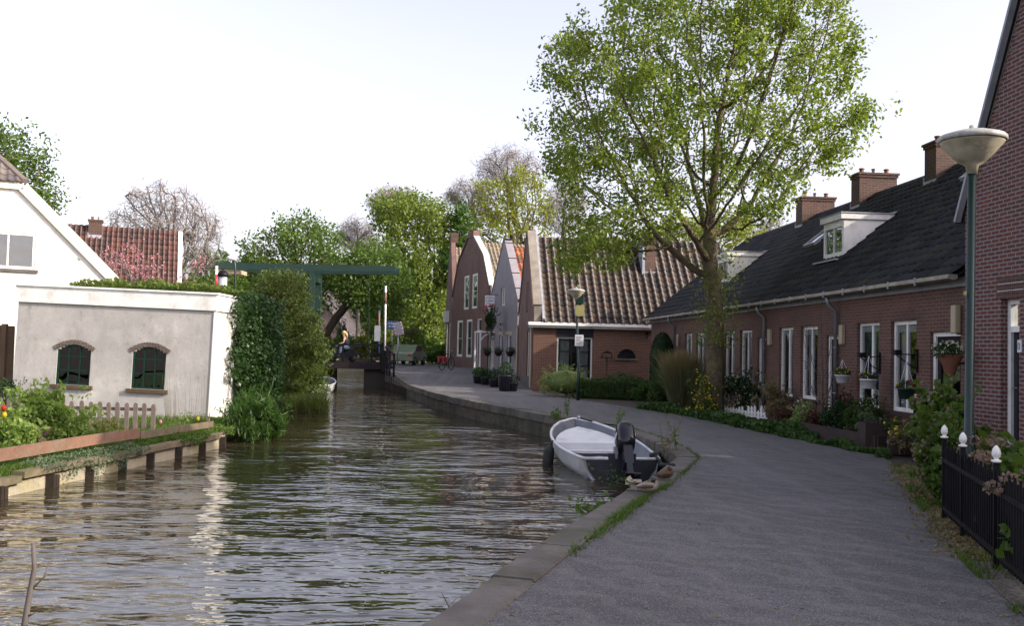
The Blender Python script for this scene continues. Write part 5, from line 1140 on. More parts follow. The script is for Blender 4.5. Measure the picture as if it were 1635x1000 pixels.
pb = at(374, 475, 42); pt_ = at(374, 425, 42); t = thing('curved_lamp', 'small curved pale street lamp rising behind the outhouse roof', 'street lamp', (pb.x, 42, .2)); hh = at(367, 411, 42)
m = MB(); m.tube([(0, 0, 0), (0, 0, pt_.z-.4), (-.02, 0, pt_.z-.1), (-.15, 0, hh.z-.25)], .045, 8); m.build('pole', 'dark_green', t, True); m = MB(); m.lathe([(.03, -.14), (.2, -.12), (.23, -.05), (.15, .06), (.02, .1)], 14, (-.2, 0, hh.z-.2)); m.build('lamp_shade', 'white_plastic', t, True)
# barrier post and dark chimney flue behind the outhouse roof
rodthing('marker_post', 'white post with red band under the left end of the bridge beam', 'post', 346, 425, 480, 51, .07, 'white_paint', [(.35, .75)], 'red_paint')
p = at(355, 470, 44); t = thing('vent_stack', 'dark flue with a domed cowl behind the outhouse roof', 'flue', (p.x, 44, .2)); zz = at(355, 440, 44).z-.2
m = MB(); m.tube([(0, 0, 0), (0, 0, zz)], .2, 12); m.build('flue', 'lead', t, True); m = MB(); m.lathe([(.26, zz-.05), (.27, zz+.05), (.17, zz+.2), (.03, zz+.26)], 12); m.build('cowl', 'black_metal', t, True)

# ------------------------------------------------------------------ right foreground fence
FA, FB = Vector((4.62, 10.0, 0)), Vector((3.3, 5.2, 0)); fd = (FB-FA).normalized(); FL = (FB-FA).length
fe = thing('iron_fence', 'black iron railing with white acorn finials in the right foreground', 'fence', FA, math.atan2(fd.y, fd.x))
nb = int(FL/.085); 
for k in range(nb):
    x = .05+k*.085; m = MB(); m.box(x-.011, x+.011, -.008, .008, .08, .80+.02*math.cos(k*math.pi)); m.build('bar', 'black_metal', fe)
m = MB(); m.box(0, FL, -.02, .02, .62, .66); m.box(0, FL, -.02, .02, .12, .16); m.build('rail', 'black_metal', fe)
def s_fence(px): return min(np.arange(0, FL+2, .005), key=lambda s: abs((lambda p: 817.5+1500*p.x/p.y)(FA+fd*s)-px))
sA, sB = s_fence(1539), s_fence(1592); dS = sB-sA
for s_ in (sA-dS*.72, sA, sB, sB+dS*1.0):
    m = MB(); m.box(s_-.019, s_+.019, -.022, .022, 0, .87); o = m.build('post', 'black_metal', fe)
    m = MB(); m.lathe([(.026, .87), (.039, .875), (.039, .889), (.018, .896), (.018, .906), (.03, .918), (.036, .945), (.029, .98), (.012, 1.005), (.002, 1.012)], 14, (s_, 0, 0)); m.build('finial', 'white_paint', o, True)
# dividing fence of dark boards
p0 = gp(1462, 738); t = thing('board_fence', 'short dark plank fence between the two front gardens', 'fence', (p0.x-.05, p0.y, 0)); 
for k in range(8): m = MB(); m.prism([(k*.17, 0), (k*.17+.155, 0), (k*.17+.15, .98-.07*k-.05), (k*.17+.02, 1.0-.07*k)], .0+.07*k, .03+.07*k); m.build('board', 'dark_wood', t)

# ------------------------------------------------------------------ planters, pots, garden things (right)
def along(pts, w, h, name, label, mat, cat='planter'):
    p0 = Vector(pts[0]); t = thing(name, label, cat, p0)
    for a, b in zip(pts, pts[1:]): m = MB(Matrix.Translation(-p0)); a = Vector(a); b = Vector(b); m.bar(a+Vector((0, 0, h/2)), b+Vector((0, 0, h/2)), w, h); m.build('sleeper', mat, t)
    return t
a_, b_, c_ = gp(1276, 694), gp(1340, 708), gp(1400, 720)
al = along([a_, b_, c_, c_+Vector((.9, .25, 0))], .07, .28, 'raised_bed', 'low dark timber sleeper edging of the front garden bed', 'sleeper', 'raised bed')
d_ = gp(1400, 724); e_ = gp(1452, 736)
def crate(name, label, p, sx, sy, h, mat='sleeper', rot=0):
    t = thing(name, label, 'planter box', p, rot); m = MB(); m.box(0, sx, 0, .03, 0, h); m.box(0, sx, sy-.03, sy, 0, h); m.box(0, .03, .03, sy-.03, 0, h); m.box(sx-.03, sx, .03, sy-.03, 0, h); m.build('box', mat, t); m = MB(); m.box(.03, sx-.03, .03, sy-.03, .02, h-.03); m.build('soil', 'soil', t); return t
crate('planter_box', 'square dark planter box with yellow primroses at the corner of the bed', Vector((d_.x, d_.y+.55, 0)), .55, .4, .5)
crate('planter_box', 'lower dark planter box with brown grasses beside the plank fence', Vector((d_.x+.12, d_.y-.2, 0)), .6, .5, .3, rot=R(-20))
def flowers(parent, c, r, n, fm, fs=.05, lm='leaf_hedge', nl=260, h=.1):
    P = ell(nl, (c[0], c[1], c[2]+h*.4), (r, r, h), .3); leaves('foliage', P, .06, lm, parent)
    for k, (mt, nn) in enumerate(fm): Q = ell(nn, (c[0], c[1], c[2]+h*.7), (r*1.0, r*1.0, h*.8), .8); Q[:, 2] = np.maximum(Q[:, 2], c[2]+h*.4); leaves('blossom', Q, fs, mt, parent, 1.)
def pot(name, label, loc, rt_, rb_, h, mat, fl, hang=None, bracket=False):
    t = thing(name, label, 'flower pot', loc); m = MB(); m.lathe([(rb_*.9, 0), (rb_, .01), (rt_*.96, h*.85), (rt_*1.05, h*.86), (rt_*1.06, h), (rt_*.95, h), (rt_*.9, h*.85)], 18); m.build('pot', mat, t, True)
    flowers(t, (0, 0, h), rt_*1.15, 0, fl)
    if hang: m = MB(); [m.tube([(rt_*math.cos(a), rt_*math.sin(a), h), (0, 0, h+hang)], .006, 4) for a in (0, 2.1, 4.2)]; m.build('hanger', 'white_plastic', t)
    return t
def wallpt(px, py, yo): 
    c = row.I @ CAM; d = row.I.to_3x3() @ ray(px, py); q = (yo-c.y)/d.y; return row.M @ (c+d*q)
yl = [('petal_yellow', 22), ('petal_violet', 26)]
pot('hanging_pot', 'white hanging pot with yellow pansies by the drainpipe', wallpt(1345, 612, -.35), .15, .11, .17, 'white_plastic', yl, .32)
pot('hanging_pot', 'white hanging pot with violet and yellow pansies before a tall window', wallpt(1387, 621, -.4), .16, .12, .19, 'white_plastic', [('petal_yellow', 16), ('petal_violet', 40)], .45)
pot('hanging_pot', 'dark green hanging pot with yellow pansies before the larger window', wallpt(1447, 638, -.4), .15, .12, .2, 'green_plastic', [('petal_yellow', 14), ('petal_violet', 16), ('petal_red', 6)], .5)
for (px, py) in ((1406, 580), (1466, 577)):
    p = wallpt(px, py, 0); t = thing('wall_bracket', 'black iron wall bracket %s' % ('between the two tall windows' if px == 1406 else 'right of the larger window'), 'bracket', p, row.th)
    m = MB(); m.bar((0, -.02, -.22), (0, -.02, .22), .03); m.bar((0, -.02, .12), (-.02, -.42, .12), .02); m.tube([(0, -.02, -.15), (-.01, -.2, -.05), (-.02, -.4, .1)], .012, 5); m.box(-.06, .06, -.46, -.34, .1, .2); m.build('bracket', 'black_metal', t)
st_ = wallpt(1513, 672, -.75); m = MB(); t = thing('plant_stand', 'terracotta column stand under the pansy bowl by the door', 'stand', (st_.x, st_.y, 0)); m.lathe([(.18, 0), (.19, .03), (.12, .08), (.11, max(.1, st_.z-.08)), (.17, st_.z-.03), (.17, st_.z-.005)], 16); m.build('column', 'terracotta', t, True)
pot('flower_pot', 'terracotta bowl of violet and yellow pansies by the front door', st_, .19, .12, .2, 'terracotta', [('petal_yellow', 22), ('petal_violet', 40), ('petal_white', 10)])
hp = wallpt(1517, 612, -.45); t = thing('wall_pot', 'long brown terracotta cone pot topped with white daisies by the front door', 'flower pot', hp); m = MB(); m.lathe([(.01, 0), (.06, .06), (.12, .3), (.2, .44), (.21, .46), (.17, .46)], 18); m.build('pot', 'terracotta', t, True)
m = MB(); m.bar((.0, 0, .3), (.45, .0, .36), .03); m.build('bracket', 'black_metal', t)
P = ell(700, (-.04, 0, .52), (.25, .25, .15), .3); leaves('foliage', P, .05, 'leaf_dark', t); Q = ell(90, (-.04, 0, .54), (.26, .26, .16), .95); Q[:, 2] = np.maximum(Q[:, 2], .5); leaves('blossom', Q, .05, 'petal_white', t, 1.)
# low white picket edging
A_, B_ = gp(1141, 664), gp(1224, 676); dv = (B_-A_); n = 17; t = thing('picket_edging', 'low white picket edging in front of the white-flowering shrub', 'fence', A_, math.atan2(dv.y, dv.x)); L = dv.length
for k in range(n):
    x = L*(k+.5)/n; h = .3+rng.uniform(-.02, .02); m = MB(); m.T = Matrix.Rotation(rng.uniform(-.05, .05), 4, 'Y'); m.prism([(x-.045, .03), (x+.045, .03), (x+.045, h-.03), (x, h+.02), (x-.045, h-.03)], -.01, .01); m.build('picket', 'white_paint', t)
m = MB(); m.box(0, L, .011, .025, .1, .14); m.box(0, L, .011, .025, .2, .24); m.build('rail', 'white_paint', t)
# bird table
p = at(968, 615, 38.5); t = thing('bird_table', 'wooden bird table in front of the half-round window', 'bird table', (p.x, 38.5, 0)); zt = at(968, 572, 38.5).z; m = MB(); m.box(-.04, .04, -.04, .04, 0, zt); m.build('post', 'brown_wood', t); m = MB(); m.box(-.28, .28, -.2, .2, zt, zt+.04); m.prism([(-.25, zt+.18), (0, zt+.3), (.25, zt+.18)], -.2, .2); [m.box(a-.015, a+.015, -.02, .02, zt+.04, zt+.18) for a in (-.2, .2)]; m.build('tray', 'dark_wood', t)
# bicycle with red bag
bp = gp(712, 599, .27); bk = thing('bicycle', 'black bicycle with red panniers leaning at the far brick house', 'bicycle', (bp.x+.1, bp.y-1, gz(60)), R(65)); 
for x in (-.52, .52):
    m = MB(); m.tube([(x+.34*math.cos(a), 0, .35+.34*math.sin(a)) for a in np.linspace(0, 2*math.pi, 21)], .02, 6); o = m.build('wheel', 'rubber', bk, True); m = MB(); [m.bar((x, 0, .35), (x+.33*math.cos(a), 0, .35+.33*math.sin(a)), .004) for a in np.linspace(0, 5.5, 10)]; m.build('spokes', 'zinc', o)
m = MB(); [m.tube([a, b], .018, 6) for a, b in (((-.52, 0, .35), (-.05, 0, .3)), ((-.05, 0, .3), (-.15, 0, .85)), ((-.05, 0, .3), (.4, 0, .75)), ((-.52, 0, .35), (-.13, 0, .75)), ((.52, 0, .35), (.38, 0, .95)))]; m.build('frame', 'black_metal', bk)
m = MB(); m.bbox(-.3, -.04, -.08, .08, .86, .92, .02); m.build('saddle', 'rubber', bk); m = MB(); m.tube([(.2, -.28, 1.05), (.38, -.1, 1.08), (.38, .1, 1.08), (.2, .28, 1.05)], .015, 6); m.tube([(.38, 0, .95), (.38, 0, 1.08)], .015, 6); m.build('handlebar', 'zinc', bk)
for y in (-.13, .13): m = MB(); m.bbox(-.72, -.35, y-.07, y+.07, .4, .74, .03); m.build('pannier', 'red_cloth', bk)
# potted plants at the guest house
gp_ = [(764, 611, .34, .42, 'ball', 'dark pot with round green box ball nearest the big brick house'), (775, 612, .3, .4, 'b2', 'dark pot with tangled foliage second along the grey house'), (790, 614, .34, .38, 'b3', 'wide black tub with leafy shrub between the two grey house windows'), (806, 620, .36, .75, 'b4', 'tall black barrel pot with a loose green plant near the cottage corner'), (818, 620, .3, .4, 'b5', 'low black pot against the cottage corner')]
for px, py, r, h, k, lab in gp_:
    r *= .82; h *= .9; g = gp(px, py, .14); g = Vector((g.x, g.y, gz(g.y)+.005)); t = thing('potted_plant', lab, 'potted plant', g, group='pots in front of the grey guest house'); m = MB(); m.lathe([(r*.7, 0), (r*.8, .02), (r, h*.9), (r*1.05, h), (r*.9, h)], 14); m.build('pot', 'black_plastic', t, True)
    leaves('foliage', ell(500 if k != 'b5' else 250, (0, 0, h+r*.6), (r*1.2, r*1.2, r*(.9 if k == 'ball' else 1.3)), .4), .09, 'leaf_green' if k == 'ball' else 'leaf_dark', t)
p = at(792, 530, 51); shrub('climbing_plant', 'dark trailing creeper on the wall under the guest house sign', (p.x-.25, 50.6, at(790, 512, 51).z), (.5, .3, .8), 1500, .1, 'leaf_dark', 'climber', stem=True)
for px, lab in ((785, 'left'), (803, 'middle'), (822, 'right')):
    s1, z1x = ghf.sz(px, 562); p = ghf.M @ Vector((s1, -.25, z1x)); t = thing('hanging_basket', 'dark hanging flower basket %s of the guest house windows' % lab, 'hanging basket', p); m = MB(); m.lathe([(.1, -.25), (.2, -.1), (.22, 0), (.2, 0)], 12); m.build('basket', 'dark_wood', t, True); leaves('foliage', ell(220, (0, 0, .05), (.26, .26, .22), .3), .09, 'leaf_dark', t)

# ------------------------------------------------------------------ garden plants on the right
def hedge(name, label, cx_, cy_, sx, sy, h, n, ls, mat, rot=0, cat='hedge', z=0, soft=.06):
    t = thing(name, label, cat, (cx_, cy_, z), rot); m = MB(); m.bbox(-sx+.06, sx-.06, -sy+.06, sy-.06, 0, h-.07, .06); m.build('stem_mass', mat, t)
    k = rng.integers(0, 5, n); P = rng.uniform(-1, 1, (n, 3))*np.array([sx, sy, 1]); P[:, 2] = rng.uniform(0, h, n)
    P[k == 0, 1] = -sy; P[k == 1, 0] = sx; P[k == 2, 0] = -sx; P[k == 3, 2] = h; P[k == 4, 1] = -sy
    P[:, 2] += .05*np.sin(P[:, 0]*2.3+1)*(P[:, 2]/h); P += rng.normal(size=P.shape)*soft*.5; leaves('foliage', P, ls, mat, t); return t
def px_at(px, py, Y): return at(px, py, Y)
p = at(903, 618, 35.6); shrub('shrub', 'rounded pale yellow-green shrub right behind the smaller lamp post', (p.x, 35.6, .56), (.98, .75, .58), 8000, .07, 'leaf_pale', lobes=24, lr=.34, core='leaf_pale', shell=.8)
g1 = gp(930, 638); hedge('hedge', 'low dark clipped hedge along the street before the cottage', at(985, 630, 34.5).x, 34.8, 1.35, .4, .72, 5500, .07, 'leaf_hedge', R(-25))
p = at(998, 610, 37.5); shrub('topiary_bush', 'flat-topped round clipped bush behind the low hedge', (p.x, 37.5, .55), (.72, .6, .36), 2800, .06, 'leaf_hedge', lobes=20, shell=.85, core='leaf_hedge')
p = at(1057, 600, 34); pz = at(1055, 531, 34).z; t = thing('topiary_column', 'tall dark clipped conical yew in the cottage garden', 'topiary', (p.x, 34, 0)); hh = pz
zz = rng.uniform(0, 1, 9000)**.8; rr = .43*np.sqrt(np.clip(1-np.clip((zz-.55)/.45, 0, 1)**2.2, 0, 1))*(.85+.15*np.clip(zz/.3, 0, 1)); aa = rng.uniform(0, 6.283, 9000); P = np.stack([rr*np.cos(aa), rr*np.sin(aa), zz*hh], 1)+rng.normal(size=(9000, 3))*.012; leaves('foliage', P, .05, 'leaf_dark', t)
m = MB(); m.lathe([(.36, 0), (.4, hh*.3), (.4, hh*.6), (.3, hh*.8), (.1, hh*.95)], 14); m.build('stem', 'leaf_dark', t, True)
p = at(1093, 640, 27.8); t = thing('pampas_grass', 'tall clump of straw-coloured pampas grass beside the big tree trunk', 'grass clump', (p.x, 28.2, 0)); P = ell(5200, (0, 0, 0), (.34, .34, .001)); P[:, 2] = 0; blades('blades', P, 1.3, .022, 'leaf_straw', t, .42, .45); blades('green_blades', P[:2600], 1.0, .02, 'leaf_grey', t, .6, .4)
def sh(px, py, Y, rx, ry, rz, n, ls, mat, label, name='shrub', **k): p = at(px, py, Y); return shrub(name, label, (p.x, Y, max(rz*.92, p.z)), (rx, ry, rz), n, ls, mat, **k)
sh(1060, 630, 30.5, .6, .5, .5, 2600, .08, 'leaf_hedge', 'dark low bush left of the pampas grass')
sh(1030, 632, 32.5, .5, .4, .4, 1800, .08, 'leaf_green', 'green bush between the hedge and the yew')
sh(1126, 634, 25.4, .5, .5, .62, 2600, .06, 'leaf_hedge', 'yellow-blossomed bush at the foot of the big tree', flowers=(420, .06, 'petal_yellow'))
sh(1190, 628, 26.0, .8, .45, .62, 5200, .07, 'leaf_dark', 'large dark shrub covered in white flower clusters', flowers=(620, .055, 'petal_white'))
sh(1235, 640, 23.2, .5, .4, .55, 2200, .06, 'leaf_straw', 'brownish loose bush below the first tall window', )
sh(1283, 668, 21.6, .4, .3, .35, 1200, .07, 'leaf_pale', 'pale flowering plant at the left end of the sleeper bed', flowers=(60, .06, 'petal_white'))
sh(1262, 674, 22.3, .35, .3, .3, 900, .06, 'leaf_red', 'low red-leaved plant below the windows')
sh(1312, 670, 20.6, .35, .3, .35, 900, .06, 'leaf_red', 'reddish shrub beside the dark ball bush in the sleeper bed')
sh(1340, 668, 19.9, .42, .36, .42, 3600, .05, 'leaf_dark', 'very dark rounded bush in the sleeper bed', lobes=20, shell=.7)
sh(1384, 668, 18.6, .42, .36, .42, 3400, .05, 'leaf_hedge', 'green rounded bush in the sleeper bed beneath the pots', lobes=20, shell=.7)
sh(1386, 682, 18.0, .27, .25, .3, 1600, .045, 'leaf_grey', 'small grey-leaved bush in front of the green rounded bush')
sh(1362, 648, 20.0, .5, .2, .45, 1000, .06, 'leaf_red', 'thin reddish bush against the wall behind the ball bushes')
sh(1428, 682, 17.5, .22, .18, .16, 500, .06, 'leaf_hedge', 'yellow primroses growing in the square planter box', name='flowers', cat='flowers', flowers=(25, .06, 'petal_yellow'))
sh(1440, 704, 16.6, .3, .2, .24, 900, .05, 'leaf_straw', 'brown grassy plant growing in the lower planter box', name='plant', cat='plant', flowers=(14, .07, 'petal_yellow'))
# bare climbing shrub on the wall
p = wallpt(1312, 665, -.35); A = []; 
for _ in range(500): q = wallpt(rng.uniform(1278, 1345), rng.uniform(478, 640), -.15-rng.uniform(0, .4)); A.append(np.array(q)-np.array((p.x, p.y, 0)))
X, par, ch, rad, cnt = grow((0, 0, 0), [np.array([0, 0, z]) for z in (.2, .4, .6)], np.array(A), .13, .2, .035, .005, .3)
t = thing('bare_shrub', 'tall bare twiggy climber against the terrace wall beside a door', 'shrub', (p.x, p.y, 0)); V, F = limb_mesh(X, ch, rad); raw('trunk', V, F, 'bark_grey', t)
# hydrangea and plants by the iron fence
sh(1502, 735, 11.0, .28, .5, .6, 3200, .08, 'leaf_mid', 'leafy green hydrangea hanging over the edge of the street', name='hydrangea', flowers=(420, .045, 'petal_mauve'), aspect=.8)
sh(1512, 690, 11.6, .4, .5, .6, 2600, .09, 'leaf_mid', 'hydrangea with dry brown flower heads in front of the lamp post', name='hydrangea', flowers=(500, .05, 'petal_mauve'), aspect=.8)
for i, (px, py, Y, r, lab) in enumerate(((1580, 712, 9.2, .32, 'hydrangea with pinkish dry heads between the two white finials'), (1620, 735, 8.4, .34, 'hydrangea with dry mauve heads at the right edge behind the railing'), (1560, 725, 10.4, .4, 'green bushy hydrangea behind the railing below the brick corner'), (1640, 770, 7.4, .35, 'leafy hydrangea behind the railing at the frame edge'))):
    p = at(px, py, Y); t = shrub('hydrangea', lab, (p.x+.15, Y, .45), (r, r, .42), 1500, .09, 'leaf_mid', aspect=.8)
    for k in range(7): c = p-Vector((p.x+.15, Y, .03))+Vector((rng.uniform(-.25, .3), rng.uniform(-.25, .25), rng.uniform(-.12, .05))); leaves('blossom', ell(70, c, (.075, .075, .055), .8), .03, 'petal_mauve', t, 1.)
# leafy ground cover along the right edge of the street
P = []
for _ in range(15000):
    y = rng.uniform(16.2, 29); wdt = .6 if y > 19.6 else .12; x = xa(RE, y)+rng.uniform(-.08, wdt)+.06*math.sin(y*5); d = .12+.1*math.sin(y*3.1)*math.sin(y*1.3)
    P.append((x, y, rng.uniform(0, max(.05, d+(.06 if y > 19.6 else -.04)))))
struct(leaves('ground_cover', np.array(P), .09, 'leaf_cover', None, .8), 'stuff')
P = []
for _ in range(2600):
    y = rng.uniform(5.5, 15); x = xa(RE, y)+rng.uniform(0, 1)**2*.5-.1; 
    if math.sin(y*4.2)+math.sin(y*1.7+1) > .3: P.append((x, y, 0))
struct(blades('verge_weeds', np.array(P), .07, .012, 'leaf_grass', None, 1.), 'stuff')
P = np.array([(xa(QE, y)+KW+abs(rng.normal())*.05-.02, y, gz(y)) for y in np.concatenate([rng.normal(c, s, n) for c, s, n in ((11.8, .25, 260), (10.6, .35, 520), (9.7, .3, 420), (8.8, .25, 160), (8.1, .12, 50), (13.6, .5, 100), (19, 2, 350), (24, 2, 300), (30, 3, 300), (15.5, .4, 60))])])
struct(blades('kerb_grass', P, .06, .012, 'leaf_grass', None, 1.6), 'stuff')
P = np.array([(xa(RE, y)+rng.normal()*.14+.1, y, .02) for y in rng.uniform(8, 15, 3500)]); struct(leaves('fallen_leaves', P, .045, 'leaf_straw', None, .7), 'stuff')

def weed(px, py, Y, h, label, n=90, m_='leaf_grass', z=None, sp=.12, ls=.06, straw=0, at_edge=True):
    p = gp(px, py, .0) if z is None else at(px, py, Y); z0 = 0.02 if z is None else z
    t = thing('weed', label, 'weed', (p.x, p.y, z0)); m = MB(); P = []
    for k in range(4):
        a = rng.uniform(0, 6.28); q = rng.uniform(.4, 1); tip = Vector((math.cos(a)*sp*q, math.sin(a)*sp*q, h*rng.uniform(.65, 1))); m.tube([(0, 0, 0), tip*.5+Vector((0, 0, h*.08)), tip], [.006, .005, .002], 4)
        for _ in range(n//4): u = rng.uniform(.2, 1.05); P.append(np.array(tip)*u+rng.normal(size=3)*.04)
    m.build('stem', 'leaf_straw' if straw else 'leaf_hedge', t); leaves('foliage', np.array(P), ls, m_, t)
weed(906, 668, 0, .55, 'upright leafy weed on the quay left of the boat bow', 90)
weed(885, 672, 0, .25, 'low tuft of weeds at the quay edge beyond the boat', 160, sp=.3)
weed(985, 690, 0, .5, 'thin weed growing behind the outboard motor', 70, sp=.3)
weed(1062, 735, 0, .75, 'dry straw-coloured weed in the quay corner', 70, 'leaf_straw', sp=.35, straw=1)
weed(1080, 722, 0, .45, 'small leafy sprig at the quay corner', 40, sp=.2)
def wedge_weed(px, py, Y, h, lab, n, ls=.07, m_='leaf_grass'): 
    p = at(px, py, Y); t = thing('weed', lab, 'weed', (xa(QE, Y)-.02, Y, p.z-h*.3)); m = MB(); P = []
    for k in range(5):
        tip = Vector((p.x-xa(QE, Y)+rng.uniform(-.2, .2), rng.uniform(-.25, .25), h*rng.uniform(.3, 1))); m.tube([(0, 0, 0), tip*.6-Vector((0, 0, .02)), tip], [.007, .005, .002], 4)
        for _ in range(n//5): P.append(np.array(tip)*rng.uniform(.45, 1.1)+rng.normal(size=3)*.05)
    m.build('stem', 'leaf_hedge', t); leaves('foliage', np.array(P), ls, m_, t)
wedge_weed(945, 815, 10.6, .3, 'leafy plant growing from the quay wall over the water', 110)
wedge_weed(972, 770, 12.6, .3, 'leafy sprig rising beside the propeller', 40, .06, 'leaf_green')
# bare stick in the left foreground and twig at the quay
p = at(40, 1000, 7.5); t = thing('bare_branch', 'bare upright branch sticking out of the water in the left foreground', 'branch', (p.x-.02, 7.5, -.9)); a = at(53, 868, 7.5)
h = a.z+.9; m = MB(); m.tube([(0, 0, 0), (.01, 0, .3), (.04, .0, h*.55), (.07, .01, h*.8), (a.x-p.x+.02, 0, h)], [.028, .026, .023, .02, .014], 7); m.tube([(.045, 0, h*.62), (.14, .02, h*.72), (.19, .0, h*.86)], [.01, .007, .003], 5); m.tube([(.03, 0, h*.42), (.12, -.02, h*.46)], [.01, .005], 5); m.build('branch', 'bark_grey', t, True)
p = at(735, 972, 6.2); t = thing('twig', 'thin dark twig at the quay edge in the foreground', 'twig', (xa(QE, 6.2), 6.2, -.02)); m = MB(); m.tube([(0, 0, -.05), (-.02, 0, .04), (-.07, 0, .13)], [.006, .005, .002], 5); m.tube([(-.02, 0, .04), (.03, .02, .09)], [.004, .002], 4); m.build('twig', 'bark', t)

# ------------------------------------------------------------------ left garden plants
p = at(72, 655, 18.3); t = shrub('shrub', 'large bright green leafy shrub in front of the picket fence', (p.x, 18.3, .16), (.85, .6, .66), 6500, .1, 'leaf_garden', lobes=26, lr=.3, aspect=.5, up=.4)
p = at(20, 670, 17.2); shrub('shrub', 'lower light green leafy shrub at the left frame edge', (p.x, 17.2, -.1), (.6, .5, .42), 2600, .1, 'leaf_garden', aspect=.5, up=.4)
p = at(172, 660, 18.6); shrub('shrub', 'yellowish loose sprigs right of the large green shrub', (p.x, 18.6, .0), (.35, .3, .36), 260, .08, 'leaf_yellow', aspect=.5)
p = at(72, 680, 17.3); t = thing('tree_stump', 'gnarled brown stump under the large green shrub', 'stump', (p.x, 17.3, -.4)); m = MB(); m.tube([(0, 0, 0), (-.03, 0, .2), (-.12, 0, .42), (-.2, 0, .5)], [.1, .085, .09, .03], 8); m.tube([(-.05, 0, .3), (.1, 0, .5)], [.06, .03], 6); m.build('stump', 'bark', t, True)
for i, (px, py, mt, lab) in enumerate(((6, 654, 'petal_red', 'red tulip at the far left of the garden'), (7, 665, 'petal_yellow', 'yellow tulip beneath the red tulip'), (256, 676, 'petal_pink', 'pink tulip in the grass right of the picket fence'), (316, 671, 'petal_yellow', 'yellow tulip in the grass below the white end wall'))):
    Y = (17, 16.9, 21.2, 22.6)[i]; p = at(px, py, Y); t = thing('tulip', lab, 'tulip', (p.x, Y, -.35)); h = p.z+.35; m = MB(); m.tube([(0, 0, 0), (0, 0, h)], .008, 5); m.build('stem', 'leaf_green', t); m = MB(); m.lathe([(.01, h-.03), (.04, h), (.042, h+.04), (.02, h+.075)], 8); m.build('blossom', mt, t, True); blades('leaf', np.zeros((4, 3)), max(.1, h*.8), .04, 'leaf_green', t)
p = at(300, 640, 22.8); t = thing('dry_stalks', 'thin bare stalks against the outhouse wall near its corner', 'plant', (p.x, 22.9, -.35)); m = MB()
for k in range(26): a = rng.uniform(-.6, .6); m.tube([(a, rng.uniform(-.1, .1), 0), (a*1.15+rng.uniform(-.05, .05), 0, rng.uniform(.5, 1.6))], [.006, .002], 3)
m.build('stalks', 'leaf_straw', t); leaves('foliage', ell(500, (0, 0, .15), (.7, .2, .25)), .06, 'leaf_pale', t)
P = []
for _ in range(26000):
    y = rng.uniform(9, 24.3); x = xa(LB, y)-.12-rng.uniform(0, 1)**1.5*2.6; P.append((x, y, -.29))
struct(blades('garden_grass', np.array(P), .13, .018, 'leaf_grass', None, .9), 'stuff')
P = []
for _ in range(8000):
    y = rng.uniform(10, 24); x = xa(LB, y)-.1-rng.uniform(0, 1)*.6; d = max(0, math.sin(y*2.2)+.3*math.sin(y*7)); P.append((x, y, -.3+rng.uniform(0, .04+.1*d)))
struct(leaves('garden_cover', np.array(P), .06, 'leaf_grass', None, .7), 'stuff')
# plants trailing over the cap rail
def trail(label, y0, y1, mat, n, drop, ls=.05):
    y = rng.uniform(y0, y1, n); u = rng.uniform(0, 1, n); w_ = np.sin((y-y0)/(y1-y0)*np.pi)*(.6+.4*np.sin(y*9)); hx = np.array([xa(LB, a) for a in y]); x = hx-.35+np.minimum(u*1.3, 1)*.5; z = np.where(u < .6, -.25+.1*np.sin(u*5), -.2-(u-.6)/.4*drop*w_)
    t = thing('trailing_plant', label, 'plant', (xa(LB, (y0+y1)/2), (y0+y1)/2, -.4)); leaves('foliage', np.stack([x, y, z], 1)+rng.normal(size=(n, 3))*.03-np.array(t.location), ls, mat, t, .5, droop=.6)
trail('grey-green trailing plant spilling over the bank wall', 14.1, 17.1, 'leaf_grey', 2600, .36, .045)
trail('small green plant trailing over the wall right of the grey one', 18.4, 19.5, 'leaf_grass', 1000, .12)
trail('green weeds trailing over the rail near the outhouse corner', 20.5, 21.7, 'leaf_grass', 900, .12)
# conifer, ivy mass
def conifer(label, px, Y, zt, base_z, rx, n, ls, pw=.62):
    p = at(px, 540, Y); t = thing('conifer', label, 'conifer', (p.x, Y, base_z)); H = zt-base_z; m = MB(); P = []
    nb = 150
    for k in range(nb):
        u = (k+.5)/nb; a = rng.uniform(0, 6.283); zz = H*(.06+.9*u); r = rx*(1-u*.92)**pw*rng.uniform(.72, 1.12)*(1 if u > .15 else .8); tip = np.array([math.cos(a)*r, math.sin(a)*r, zz+r*.35]); st_ = np.array([0, 0, zz-.1])
        m.tube([st_, (st_+tip)/2-np.array([0, 0, .08]), tip], [.03, .02, .005], 4); nn = int(n/nb*(.4+1.3*(1-u))); s = rng.uniform(.35, 1.05, nn)**.7
        w_ = .26*(1.15-s)[:, None]+.1; P.append(st_+(tip-st_)*s[:, None]+rng.normal(size=(nn, 3))*w_*np.array([1, 1, .65]))
    m.tube([(0, 0, 0), (0, 0, H*.95)], [.16, .02], 8); m.build('trunk', 'bark', t); P = np.concatenate(P); leaves('crown', P, ls, 'leaf_cypress', t, .32, up=.55); return t
conifer('big bushy yellow-green conifer overhanging the canal beside the ivy', 448, 33.5, at(440, 432, 33.5).z, -.5, 1.95, 21000, .15, .5)
conifer('lower spreading conifer leaning over the water toward the bridge', 478, 36, at(480, 480, 36).z, -.6, 1.35, 11000, .15)
iv = thing('ivy', 'dense dark ivy hanging from the outhouse end and over the bank', 'ivy', (-7.2, 27, -.4))
Pn = []
def ivy_sheet(n, px0, px1, py0, py1, Y0, Y1, th):
    x = rng.uniform(px0, px1, n); y = rng.uniform(py0, py1, n); r = []
    for a, b in zip(x, y):
        Yq = lerp(Y0, Y1, (a-px0)/(px1-px0))+rng.normal()*th; r.append(tuple(at(a, b, Yq)))
    return np.array(r)
